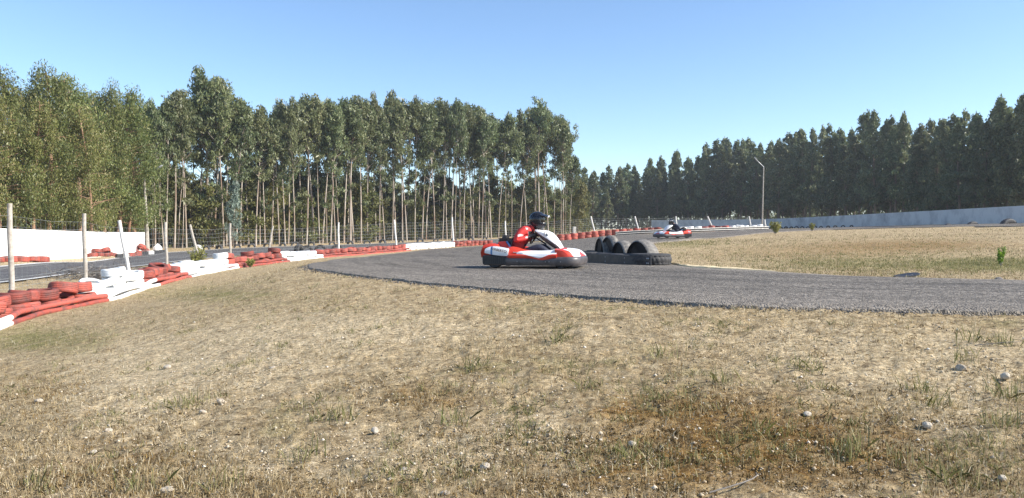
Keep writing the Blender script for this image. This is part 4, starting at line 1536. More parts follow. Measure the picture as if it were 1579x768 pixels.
# slab, lump and board beside the track
p = hit(1400, 424)
mb = MB()
mb.loft([[(x, y * w_, z) for y, z in ((-0.16, 0.0), (-0.155, 0.02), (0.155, 0.024), (0.16, 0.004))] for x, w_ in ((-0.22, 0.5), (-0.18, 0.95), (0.05, 1.05), (0.14, 0.85), (0.19, 0.4))])
o = mb.build('rubber_slab', M['belt'])
o.location = p + Vector((0, 0, 0.03))
o.rotation_euler = (0.16, -0.13, 0.15)
o.scale = (1.0, 0.55, 0.7)
tag(o, 'flat dark rubber slab tilted on the infield edge', 'slab')


def stone(pos, size, label, seed, mat=None, name='stone'):
    r = random.Random(seed)
    bm = bmesh.new()
    bmesh.ops.create_icosphere(bm, subdivisions=2, radius=1)
    sx, sy, sz = size * r.uniform(0.8, 1.3), size * r.uniform(0.8, 1.2), size * r.uniform(0.5, 0.8)
    k1, k2 = Vector((r.gauss(0, 1), r.gauss(0, 1), r.gauss(0, 1))).normalized(), Vector((r.gauss(0, 1), r.gauss(0, 1), r.gauss(0, 1))).normalized()
    for v in bm.verts:
        c = v.co
        for kk in (k1, k2, -k1.cross(k2)):
            dd = c.dot(kk) - 0.68
            if dd > 0:
                c = c - kk * dd
        c = c * (1 + r.uniform(-0.06, 0.06))
        v.co = Vector((c.x * sx, c.y * sy, c.z * sz))
    me = bpy.data.meshes.new(name)
    bm.to_mesh(me)
    bm.free()
    me.materials.append(mat or M['stone'])
    o = bpy.data.objects.new(name, me)
    COL.objects.link(o)
    o.location = pos + Vector((0, 0, sz * 0.35))
    o.rotation_euler = (r.uniform(-0.3, 0.3), r.uniform(-0.3, 0.3), r.uniform(0, 6))
    tag(o, label, 'stone', 'loose stones in the grass')
    return o


for i, (px, py, pxs, lab) in enumerate(((167, 655, 11, 'white stone alone in the sandy patch at the lower left'), (145, 687, 12, 'cream stone below the white one at the lower left'), (259, 744, 16, 'whitish stone at the bottom edge on the left'),
                                        (313, 627, 10, 'white stone in dry grass left of the sunken hollow'), (578, 655, 13, 'pale yellowish stone left of centre'), (622, 712, 11, 'white stone low in the centre left'),
                                        (748, 707, 13, 'brightest white stone low in the centre'), (686, 748, 17, 'cream stone at the bottom edge in the centre'), (420, 562, 10, 'grey stone on the bare path left of centre'),
                                        (975, 674, 11, 'white stone in the mossy patch right of centre'), (1245, 628, 12, 'broad pale stone in the gravel on the right'), (1430, 645, 14, 'tan stone low on the right'),
                                        (1482, 560, 13, 'large rough grey stone on the sandy right'), (1550, 572, 14, 'earthy lump at the right edge of the sand'), (258, 560, 10, 'small buff stone on the bare left path'),
                                        (340, 612, 12, 'long pale stone in the left hollow'), (870, 735, 9, 'small white stone at the lower right of centre'), (1545, 725, 14, 'yellowish stone in the lower right corner'),
                                        (60, 612, 10, 'brown stone at the far left'), (1408, 424, 13, 'white stone beside the dark rubber slab'))):
    p = hit(px, py)
    stone(p, pxs / F * p.y * 0.55, lab, 50 + i)
stone(hit(1541, 430), 0.07, 'dark clod of earth at the infield edge on the far right', 90, M['twig'], 'earth_clod')

# yellow sand beside the island
r3 = np.random.default_rng(4)
mb = MB()
sv = []
NX, NY = 60, 10
ipos = np.array([(wx(px, d), d) for px, d in ((1030, 17.5), (1062, 15.6), (1110, 14.75), (1170, 13.95), (1200, 13.6))])
ip = smooth_poly(ipos, NX)
Vs = []
for i in range(NX):
    t = i / (NX - 1)
    w_ = (1.35 * (1 - t) ** 0.7 + 0.10) * (0.75 + 0.5 * fbm(np.array([t * 9.0]), np.array([2.0]), 3, 3)[0])
    for j in range(NY):
        s = j / (NY - 1)
        x, y = ip[i, 0] + 0.02, ip[i, 1] + 0.10 + s * w_
        hgt = 0.045 * math.sin(math.pi * s) ** 0.7 * (1 - t) ** 0.5 * (0.5 + fbm(np.array([x * 5]), np.array([y * 5]), 7, 3)[0]) + 0.012 * (0 < j < NY - 1)
        Vs.append((x, y, g1(x, y) + hgt - (0.05 if j in (0, NY - 1) else 0) + 0.02))
idx = np.arange(NX * NY).reshape(NX, NY)
o = fast_mesh('sand', np.array(Vs), np.stack([idx[:-1, :-1], idx[1:, :-1], idx[1:, 1:], idx[:-1, 1:]], -1).reshape(-1, 4), paint('yellow_sand_grains', (0.74, 0.60, 0.36), (0.50, 0.38, 0.21), 0.95, 14, 0.45, 0.65, 0.6, 40), smooth=True)
tag(o, 'spilled yellow sand along the infield edge beside the island barrier', 'sand', kind='stuff')

# ------------------------------------------------------------------ grass and grit
def scatter(n, dlo, dhi, pw, r, pxlo=-140, pxhi=1720):
    u = r.random(n)
    if pw == 1:
        d = dlo * (dhi / dlo) ** u
    else:
        e = 1 - pw
        d = (dlo ** e + u * (dhi ** e - dlo ** e)) ** (1 / e)
    px = r.uniform(pxlo, pxhi, n)
    x = wx(px, d)
    return x, d


def ground_at(x, y):
    z = gz(x, y)
    rr = np.sqrt(x * x + y * y)
    fd = 1 / (1 + (rr / 14) ** 2)
    return z + ((fbm(x * 1.6, y * 1.6, 1, 3) - 0.5) * 0.05 + (fbm(x * 7, y * 7, 2, 3) - 0.5) * 0.045) * fd


def blades(name, x, y, hmin, hmax, wid, lean, mat, label, r, clump=0):
    keep = ~in_poly(x, y, track_poly)
    keep &= ~in_poly(x, y, far_poly)
    x, y = x[keep], y[keep]
    if clump:
        x = np.repeat(x, clump) + r.normal(0, 0.018, len(x) * clump) * np.repeat(1 + y * 0.05, clump)
        y = np.repeat(y, clump) + r.normal(0, 0.018, len(y) * clump) * np.repeat(1 + y * 0.05, clump)
    n = len(x)
    z = ground_at(x, y)
    hgt = r.uniform(hmin, hmax, n) * (1 + 0.03 * y)
    a = r.uniform(0, 2 * math.pi, n)
    ln = np.clip(np.abs(r.normal(0, lean, n)), 0, 1.45 if lean > 1 else 1.0)
    dx, dy, dz = np.cos(a) * np.sin(ln), np.sin(a) * np.sin(ln), np.cos(ln)
    b = r.uniform(0, 2 * math.pi, n)
    w_ = wid * (1 + 0.10 * y) * r.uniform(0.6, 1.4, n)
    sx, sy = np.cos(b) * w_ / 2, np.sin(b) * w_ / 2
    base = np.stack([x, y, z - 0.006], 1)
    side = np.stack([sx, sy, np.zeros(n)], 1)
    dirv = np.stack([dx, dy, dz], 1)
    mid = base + dirv * (hgt * 0.55)[:, None] + np.array([0, 0, 1.0]) * (hgt * 0.08)[:, None]
    tip = base + dirv * hgt[:, None] - np.array([0, 0, 1.0]) * (hgt * 0.06)[:, None]
    V = np.stack([base - side, base + side, mid + side * 0.8, tip, mid - side * 0.8], 1).reshape(-1, 3)
    Fc = np.arange(n * 5).reshape(n, 5)
    o = fast_mesh(name, V, Fc, mat)
    tag(o, label, 'grass', kind='stuff')
    return o


rg = np.random.default_rng(21)
x, y = scatter(330000, 2.4, 22, 1.7, rg)
s_, m_, g_ = masks(x, y, gz(x, y))
dens = -0.25 + 1.9 * fbm(x * 1.9, y * 1.9, 40, 4) - 1.2 * s_
keep = rg.random(len(x)) < np.clip(dens, 0.04, 1)
blades('dry_grass', x[keep], y[keep], 0.014, 0.055, 0.0017, 1.3, M['dry_blade'], 'flattened dry straw grass over the foreground bank', rg)
x, y = scatter(26000, 2.4, 24, 1.4, rg)
s_, m_, g_ = masks(x, y, gz(x, y))
pt = fbm(x * 2.3, y * 2.3, 60, 4)
keep = rg.random(len(x)) < np.clip((pt - 0.55) * 2.6 + g_ * 0.8 - 0.13, 0, 0.75)
blades('green_grass', x[keep], y[keep], 0.018, 0.06, 0.0024, 0.95, M['green_blade'], 'short olive green grass tufts in the foreground bank', rg, clump=7)
x, y = scatter(60000, 2.4, 12, 1.6, rg)
s_, m_, g_ = masks(x, y, gz(x, y))
keep = rg.random(len(x)) < np.clip((m_ + fbm(x * 3, y * 3, 80, 5) - 0.74) * 4, 0, 1)
blades('moss', x[keep], y[keep], 0.008, 0.028, 0.004, 0.8, M['moss_blade'], 'low rusty brown moss in patches on the foreground', rg, clump=2)
# infield and verges, coarser
x, y = scatter(70000, 10, 62, 1.0, rg, 960, 1720)
s_, m_, g_ = masks(x, y, gz(x, y))
keep = rg.random(len(x)) < np.clip(0.15 + 0.9 * fbm(x * 0.5, y * 0.5, 44, 4), 0, 1)
M['dull_blade'] = mat_island('dull_blades', [(0, (0.14, 0.095, 0.05)), (0.5, (0.27, 0.20, 0.11)), (1, (0.44, 0.35, 0.21))], 0.75, 0.2)
blades('dry_grass', x[keep], y[keep], 0.012, 0.038, 0.0026, 1.2, M['dull_blade'], 'dry tan grass covering the infield', rg)
x, y = scatter(22000, 10, 50, 1.0, rg, 980, 1720)
s_, m_, g_ = masks(x, y, gz(x, y))
keep = rg.random(len(x)) < np.clip(g_ * 1.7 - 0.12, 0, 1)
blades('green_grass', x[keep], y[keep], 0.02, 0.055, 0.003, 0.9, M['green_blade'], 'greener grass patches in the infield by the track', rg, clump=4)
x, y = scatter(22000, 17, 60, 1.0, rg, -100, 520)
blades('dry_grass', x, y, 0.012, 0.038, 0.0022, 1.15, M['dry_blade'], 'dry grass on the verge around the tyre wall', rg)
# larger single tufts
tx, tyv = [], []
for px, py in ((1440, 615), (1500, 520), (1545, 525), (1420, 590), (1300, 690), (1540, 650), (1330, 680), (975, 690), (1490, 545), (1465, 720), (470, 690), (60, 735), (290, 618), (1020, 540), (520, 640), (905, 590), (1560, 600),
               (1180, 655), (1120, 585), (700, 640), (730, 560), (860, 520), (215, 740), (340, 735), (1395, 700), (1250, 560)):
    q = hit(px, py)
    k = rg.integers(30, 60)
    tx.append(q.x + rg.normal(0, 0.05, k))
    tyv.append(q.y + rg.normal(0, 0.05, k))
blades('green_grass', np.concatenate(tx), np.concatenate(tyv), 0.04, 0.13, 0.0032, 0.65, M['green_blade'], 'larger green grass tufts scattered in the foreground', rg)
# grit
x, y = scatter(40000, 2.4, 13, 1.8, rg)
s_, m_, g_ = masks(x, y, gz(x, y))
keep = (rg.random(len(x)) < np.clip(0.06 + s_ * 2.2 - 0.5 * m_ + 0.7 * (fbm(x * 2, y * 2, 90, 3) - 0.5), 0.02, 1)) & ~in_poly(x, y, track_poly)
x, y = x[keep], y[keep]
z = ground_at(x, y)
n = len(x)
octv = np.array([(1, 0, 0), (-1, 0, 0), (0, 1, 0), (0, -1, 0), (0, 0, 1), (0, 0, -1)], float)
octf = np.array([(0, 2, 4), (2, 1, 4), (1, 3, 4), (3, 0, 4), (2, 0, 5), (1, 2, 5), (3, 1, 5), (0, 3, 5)])
size = np.clip(rg.lognormal(-5.5, 0.48, n), 0.002, 0.014)
V = octv[None] * size[:, None, None] * rg.uniform(0.6, 1.4, (n, 6, 1))
V[:, :, 2] *= 0.7
V += np.stack([x, y, z + size * 0.2], 1)[:, None, :]
Fc = (octf[None] + (np.arange(n) * 6)[:, None, None]).reshape(-1, 3)
o = fast_mesh('gravel', V.reshape(-1, 3), Fc, M['grit'])
tag(o, 'pale grit and pebbles strewn over the foreground', 'gravel', kind='stuff')
# broken asphalt crumbs along the edge of the track
k = rg.integers(60, int(N_T * 12 / 25), 3000)
x = outer[k, 0] - dvt[k, 0] * np.abs(rg.normal(0.02, 0.10, len(k)))
y = outer[k, 1] - dvt[k, 1] * np.abs(rg.normal(0.02, 0.10, len(k)))
z = ground_at(x, y)
n = len(x)
size = np.clip(rg.lognormal(-4.95, 0.45, n), 0.004, 0.018)
V = octv[None] * size[:, None, None] * rg.uniform(0.6, 1.4, (n, 6, 1)) + np.stack([x, y, z + size * 0.2], 1)[:, None, :]
Fc = (octf[None] + (np.arange(n) * 6)[:, None, None]).reshape(-1, 3)
o = fast_mesh('rubble', V.reshape(-1, 3), Fc, mat_island('asphalt_crumbs', [(0, (0.04, 0.04, 0.04)), (0.6, (0.10, 0.095, 0.09)), (1, (0.26, 0.23, 0.2))], 0.9))
tag(o, 'broken asphalt crumbs along the near edge of the track', 'rubble', kind='stuff')
# dry twigs
for px, py, ln, an, lab in ((1140, 740, 0.30, 0.9, 'curved pale twig at the lower right'), (1545, 527, 0.32, 0.25, 'pale stick beside green grass at the right edge'), (1330, 465, 0.2, 1.4, 'small upright dry twig at the track edge')):
    q = hit(px, py)
    mb = MB()
    v = Vector((math.cos(an), math.sin(an), 0.06)) * ln
    if an > 1.2:
        v = Vector((0.1, 0, 1.0)) * ln * 0.6
    sd_ = v.cross(Vector((0, 0, 1)))
    mb.tube([v * (t - 0.5) + sd_ * (0.35 * math.sin(t * 2.4) - 0.2) + Vector((0, 0, 0.012 + 0.02 * math.sin(t * 3))) for t in (0, 0.2, 0.4, 0.6, 0.8, 1.0)], [0.0032, 0.003, 0.0028, 0.0025, 0.002, 0.0015], 6)
    o = mb.build('twig', M['twig'])
    o.location = q + Vector((0, 0, 0.01 if an < 1.2 else ln * 0.3))
    tag(o, lab, 'twig')

# ------------------------------------------------------------------ thin veil of air, added to lift the dark tree tones
hz, hn, hl, hb = new_mat('added_thin_haze')
hn.remove(hb)
pv = hn.new('ShaderNodeVolumePrincipled')
pv.inputs['Color'].default_value = (0.90, 0.94, 1.0, 1)
pv.inputs['Density'].default_value = 0.0004
pv.inputs['Anisotropy'].default_value = 0.2
hl.new(pv.outputs[0], hn['Material Output'].inputs['Volume'])
mb = MB()
mb.box((0, 0, 13), (1900, 1900, 34))
o = mb.build('added_haze', hz, smooth=False)
tag(o, 'thin veil of air added to lift the dark tones of the far trees', 'added_haze', kind='stuff')

# ------------------------------------------------------------------ kart
def text_mesh(name, txt, size, mat, parent, Mx, depth=0.002):
    cu = bpy.data.curves.new(name, 'FONT')
    cu.body = txt
    cu.size = size
    cu.extrude = depth
    cu.align_x = 'CENTER'
    cu.align_y = 'CENTER'
    to = bpy.data.objects.new(name, cu)
    COL.objects.link(to)
    dg = bpy.context.evaluated_depsgraph_get()
    me = bpy.data.meshes.new_from_object(to.evaluated_get(dg))
    bpy.data.objects.remove(to)
    me.materials.clear()
    me.materials.append(mat)
    me.transform(Mx)
    o = bpy.data.objects.new(name, me)
    COL.objects.link(o)
    o.parent = parent
    return o


def frame_mat(origin, xdir, normal):
    n_ = Vector(normal).normalized()
    x_ = Vector(xdir)
    x_ = (x_ - n_ * x_.dot(n_)).normalized()
    y_ = n_.cross(x_)
    m = Matrix((x_, y_, n_)).transposed().to_4x4()
    m.translation = Vector(origin)
    return m


def make_kart(livery, number, name='go_kart'):
    root = empty(name)
    red, white = M['kart_red'], M['kart_white']
    # bumper ring
    path = []
    a_, b_, r_ = 0.95, 0.64, 0.24
    for cx_, cy_, a0 in ((a_ - r_, b_ - r_, 0), (-a_ + r_, b_ - r_, 90), (-a_ + r_, -b_ + r_, 180), (a_ - r_, -b_ + r_, 270)):
        for k in range(9):
            an = R(a0 + 90 * k / 8)
            path.append((cx_ + r_ * math.cos(an), cy_ + r_ * math.sin(an), math.cos(an), math.sin(an)))
    dense = []
    for i in range(len(path)):
        p, q = path[i], path[(i + 1) % len(path)]
        L = math.hypot(q[0] - p[0], q[1] - p[1])
        k = max(1, int(L / 0.09))
        for j in range(k):
            t = j / k
            dense.append(tuple(p[m] * (1 - t) + q[m] * t for m in range(4)))
    prof = [(-0.07, 0.075), (-0.01, 0.055), (0.012, 0.075), (0.022, 0.12), (0.024, 0.165), (0.012, 0.205), (-0.01, 0.222), (-0.07, 0.222)]
    mb = MB()
    secs = []
    for x_, y_, nx_, ny_ in dense:
        up = 0.035 * max(0, -x_ - 0.45) / 0.5 + 0.02 * max(0, x_ - 0.6)
        secs.append([(x_ + nx_ * o_, y_ + ny_ * o_, z_ + (up if z_ > 0.15 else 0)) for o_, z_ in prof])
    mb.loft(secs, loop=True)
    mb.build('bumper', M['kart_grey'], root)
    for s in (-1, 1):
        mb = MB()
        mb.box((-0.67, s * 0.660, 0.155), (0.45, 0.012, 0.145))
        for k in range(11):
            mb.box((-0.88 + 0.042 * k, s * 0.668, 0.155), (0.014, 0.012, 0.15))
        mb.build('rib_guard', M['kart_black'], root, smooth=False)
    for x_ in (-0.22, 0.06, 0.33, 0.40, 0.62):
        mb = MB()
        for s in (-1, 1):
            mb.ellipsoid((x_, s * 0.663, 0.13), (0.011, 0.008, 0.011), 8, 6)
        mb.build('bolt', M['steel'], root)
    # floor tray and chassis rails
    mb = MB()
    mb.box((0.1, 0, 0.07), (1.45, 0.62, 0.012))
    mb.build('floor_tray', M['kart_black'], root, smooth=False)
    mb = MB()
    for s in (-1, 1):
        mb.tube([(-0.82, s * 0.3, 0.1), (-0.3, s * 0.36, 0.09), (0.4, s * 0.3, 0.09), (0.8, s * 0.2, 0.1)], 0.018, 8)
    mb.tube([(-0.68, -0.58, 0.135), (-0.68, 0.58, 0.135)], 0.02, 8)
    mb.tube([(0.6, -0.5, 0.115), (0.6, 0.5, 0.115)], 0.016, 8)
    mb.build('chassis', M['steel'], root)
    # wheels
    for x_, y_, rad, wd in ((-0.68, -0.52, 0.137, 0.20), (-0.68, 0.52, 0.137, 0.20), (0.60, -0.50, 0.127, 0.13), (0.60, 0.50, 0.127, 0.13)):
        w = empty('wheel', (x_, y_, rad))
        w.parent = root
        w.rotation_euler = (R(90), 0, R(-8) if x_ > 0 else 0)
        mb = MB()
        h_ = wd / 2
        mb.lathe([(rad * 0.5, -h_ * 0.9), (rad * 0.85, -h_), (rad * 0.98, -h_ * 0.8), (rad, -h_ * 0.3), (rad, h_ * 0.3), (rad * 0.98, h_ * 0.8), (rad * 0.85, h_), (rad * 0.5, h_ * 0.9), (rad * 0.5, 0)], 28)
        mb.build('tyre', M['black_tyre'], w)
        mb = MB()
        mb.lathe([(0.0, -h_ * 0.5), (rad * 0.2, -h_ * 0.5), (rad * 0.46, -h_ * 0.85), (rad * 0.52, -h_ * 0.8), (rad * 0.52, h_ * 0.8), (rad * 0.46, h_ * 0.85), (rad * 0.2, h_ * 0.5), (0.0, h_ * 0.5)], 20, closed=False)
        mb.build('rim', M['steel'], w)
    # side pods with a white wave
    for s in (-1, 1):
        mb = MB()
        secs = []
        NXs = 150
        xs = [-0.46 + 1.0 * k / (NXs - 1) for k in range(NXs)]
        for x_ in xs:
            t = (x_ + 0.46) / 1.0
            hb = 0.075 * math.exp(-((t - 0.10) / 0.22) ** 2) + 0.02 * math.exp(-((t - 1.0) / 0.2) ** 2)
            en = min(1, (t + 0.02) / 0.10) ** 0.5
            dip = 0.02 * math.cos((t - 0.12) * 9)
            wv = -0.05 * math.exp(-((x_ - 0.26) / 0.15) ** 2) + 0.02 * math.exp(-((x_ - 0.5) / 0.08) ** 2)
            pr = [(0.676, 0.216 + wv), (0.678, 0.246 + 0.5 * wv), (0.655, 0.275), (0.625, 0.295 + 0.35 * hb), (0.585, 0.312 + 0.6 * hb), (0.54, 0.326 + 0.8 * hb), (0.49, 0.336 + hb), (0.44, 0.338 + hb), (0.395, 0.325 + hb), (0.375, 0.29 + hb), (0.375, 0.14), (0.6, 0.14)]
            pr = [tuple(pr[m][q] + (pr[(m + 1) % 12][q] - pr[m][q]) * f / 10 for q in (0, 1)) for m in range(12) for f in range(10)]
            secs.append([(x_, s * (0.40 + (y_ - 0.40) * (0.55 + 0.45 * en) if y_ > 0.4 else y_), z_) for y_, z_ in pr])

        def mi(i, j):
            t = i / NXs
            j = j / 10
            lo = 1.7 + 0.8 * math.sin(t * 9 - 0.8)
            hi_ = 2.9 + 5.6 * min(1, max(0, (t - 0.2) / 0.42))
            if livery == 'white':
                return 1 if j > 1 and t > 0.1 or j in (2, 3) else 0
            return 1 if (t > 0.22 and lo < j + 0.5 < hi_) else 0
        mb.loft(secs, mi=mi)
        pod = mb.build('side_pod', [red, white], root)
        mb = MB()
        mb.box((-0.20, s * 0.640, 0.300), (0.20, 0.004, 0.022), rot=(s * -0.95, 0.06, 0))
        mb.build('sticker', white if livery != 'white' else M['kart_blue'], pod, smooth=False)
    # nose
    mb = MB()
    secs = []
    NYs, NF = 81, 40
    for k in range(NYs):
        y_ = -0.625 + 1.25 * k / (NYs - 1)
        xf = 0.945 - 0.20 * max(0, (abs(y_) - 0.40) / 0.225) ** 2.2
        xr = 0.50
        sec = []
        for j in range(NF):
            t = j / (NF - 1)
            x_ = xr + (xf - xr) * t
            crest = 0.345 + 0.05 * math.exp(-(y_ / 0.20) ** 2) + 0.035 * math.exp(-((abs(y_) - 0.5) / 0.12) ** 2)
            z_ = crest - 0.025 * t - (crest - 0.257) * t ** 5.5
            sec.append((x_, y_, z_))
        sec.append((xf - 0.02, y_, 0.19))
        sec.append((xr + 0.02, y_, 0.19))
        secs.append(sec)

    def mi2(i, j):
        y_ = -0.625 + 1.25 * i / (NYs - 1)
        t = j / (NF - 1)
        lo = 0.30 + 0.12 * abs(y_) / 0.6
        hi_ = 0.93 - 0.10 * math.cos(y_ * 7)
        return 1 if lo < t < hi_ and abs(y_) < 0.57 else 0
    mb.loft(secs, mi=mi2)
    mb.build('nose_cone', [red, white], root)
    # steering fairing (tall panel that wraps round the column)
    mb = MB()
    secs = []
    NS, NA = 48, 70
    for i in range(NS):
        t = i / (NS - 1)
        cx_ = 0.50 - 0.40 * t ** 0.9
        cz_ = 0.34 + 0.395 * t
        w_ = 0.125 + 0.085 * math.sin(min(1, t * 1.15) * math.pi * 0.62)
        dx_ = 0.10 + 0.12 * math.sin(min(1, t * 1.05) * math.pi * 0.6)
        if t > 0.9:
            w_ *= 1 - (t - 0.9) * 2.5
            dx_ *= 1 - (t - 0.9) * 2.5
        sec = []
        for j in range(NA):
            an = R(-125 + 250 * j / (NA - 1))
            sec.append((cx_ + dx_ * math.cos(an), w_ * math.sin(an), cz_ - 0.10 * (dx_ * math.cos(an)) + 0.0))
        secs.append(sec)

    def mi3(i, j):
        t = i / NS
        an = abs(-125 + 250 * (j + 0.5) / (NA - 1))
        return 0 if an < 55 + 72 * max(0, t - 0.2) ** 0.9 * 1.2 else 1
    mb.loft(secs, mi=mi3)
    mb.build('steering_fairing', [white, M['kart_grey']], root)
    if number:
        text_mesh('number', number, 0.105, M['ink'], root, frame_mat((0.243, -0.206, 0.652), (0.92, 0.35, -0.25), (0.35, -0.92, 0.18)), 0.006)
    # steering wheel and column
    sw = empty('steering_wheel', (-0.02, 0, 0.60))
    sw.parent = root
    sw.rotation_euler = (0, R(-58), 0)
    mb = MB()
    mb.tube([(0.15 * math.cos(k * math.pi / 14), 0.15 * math.sin(k * math.pi / 14), 0) for k in range(28)], 0.014, 8, closed=True)
    for k in range(3):
        an = k * 2.094 + 0.3
        mb.tube([(0, 0, 0), (0.15 * math.cos(an), 0.15 * math.sin(an), 0)], 0.01, 6)
    mb.tube([(0, 0, 0.01), (0, 0, -0.28)], 0.014, 8)
    mb.build('wheel_rim', M['kart_black'], sw)
    # seat
    mb = MB()
    secs = []
    for t in [k / 12 for k in range(13)]:
        x_ = -0.10 - 0.40 * t - (0.06 * math.sin(t * 3))
        z_ = 0.10 + 0.46 * max(0, (t - 0.35) / 0.65) ** 1.3
        w_ = 0.19 + 0.03 * math.sin(t * 3.1)
        hh = 0.11 * (0.4 + 0.6 * math.sin(t * 2.8))
        secs.append([(x_, -w_, z_ + hh), (x_ - 0.015, -w_ * 0.9, z_), (x_ - 0.02, 0, z_ - 0.02), (x_ - 0.015, w_ * 0.9, z_), (x_, w_, z_ + hh), (x_ - 0.03, w_ * 0.93, z_ - 0.02), (x_ - 0.04, 0, z_ - 0.05), (x_ - 0.03, -w_ * 0.93, z_ - 0.02)])
    mb.loft(secs)
    mb.build('seat', M['kart_black'], root)
    # rear side panels, white with a blue band and lettering
    for s in (-1, 1):
        mb = MB()
        secs = []
        for k in range(13):
            t = k / 12
            x_ = -0.86 + 0.46 * t
            zt = 0.47 - 0.09 * t - 0.05 * (1 - t) ** 4 * 2
            zb = 0.235 + 0.055 * (1 - t) ** 2
            secs.append([(x_, s * 0.655, zb), (x_, s * 0.665, zb + (zt - zb) * 0.3), (x_, s * 0.650, zb + (zt - zb) * 0.7), (x_, s * 0.615, zt), (x_, s * 0.56, zt - 0.01), (x_, s * 0.58, zb)])
        mb.loft(secs, mi=lambda i, j: 1 if i == 3 else 0)
        pn = mb.build('rear_panel', [white if livery != 'white' else red, M['kart_blue']], root)
        if number and s < 0:
            text_mesh('lettering', 'FERBERTO', 0.068, M['ink'], pn, frame_mat((-0.578, -0.668, 0.345), (1, 0, -0.20), (0, -1, 0.13)), 0.006)
    # rear cover, engine, tank
    mb = MB()
    mb.loft([[(x_, -0.56, z0), (x_, -0.5, z1), (x_, 0.5, z1), (x_, 0.56, z0), (x_, 0.5, 0.2), (x_, -0.5, 0.2)] for x_, z0, z1 in ((-0.97, 0.30, 0.36), (-0.93, 0.38, 0.44), (-0.80, 0.42, 0.475), (-0.66, 0.40, 0.45), (-0.62, 0.34, 0.38))])
    mb.build('rear_cover', red, root)
    en = MB()
    en.box((-0.66, 0.18, 0.44), (0.20, 0.26, 0.26))
    for k in range(7):
        en.box((-0.66, 0.18, 0.36 + 0.035 * k), (0.235, 0.29, 0.012))
    en.tube([(-0.66, 0.18, 0.55), (-0.66, 0.18, 0.635)], [0.075, 0.07], 14)
    en.tube([(-0.75, 0.05, 0.42), (-0.85, -0.1, 0.42), (-0.9, -0.25, 0.4)], 0.035, 10)
    en.build('engine', M['kart_black'], root, smooth=False)
    mb = MB()
    mb.loft([[(x_, -0.34, 0.3), (x_, -0.30, z1), (x_, -0.05, z1 + 0.01), (x_, 0.0, 0.3)] for x_, z1 in ((-0.72, 0.40), (-0.68, 0.50), (-0.55, 0.515), (-0.49, 0.42))])
    mb.build('fuel_tank', red, root)
    mb = MB()
    for s in (-1, 1):
        mb.tube([(-0.46, s * 0.36, 0.28), (-0.44, s * 0.34, 0.42), (-0.52, s * 0.26, 0.50), (-0.56, s * 0.22, 0.44)], 0.022, 8)
    mb.build('seat_stay', M['kart_blue'], root)
    for s in (-1, 1):
        mb = MB()
        mb.tube([(0.62, s * 0.13, 0.10), (0.64, s * 0.15, 0.20), (0.60, s * 0.17, 0.24)], 0.012, 6)
        mb.build('pedal', M['steel'], root)
    return root


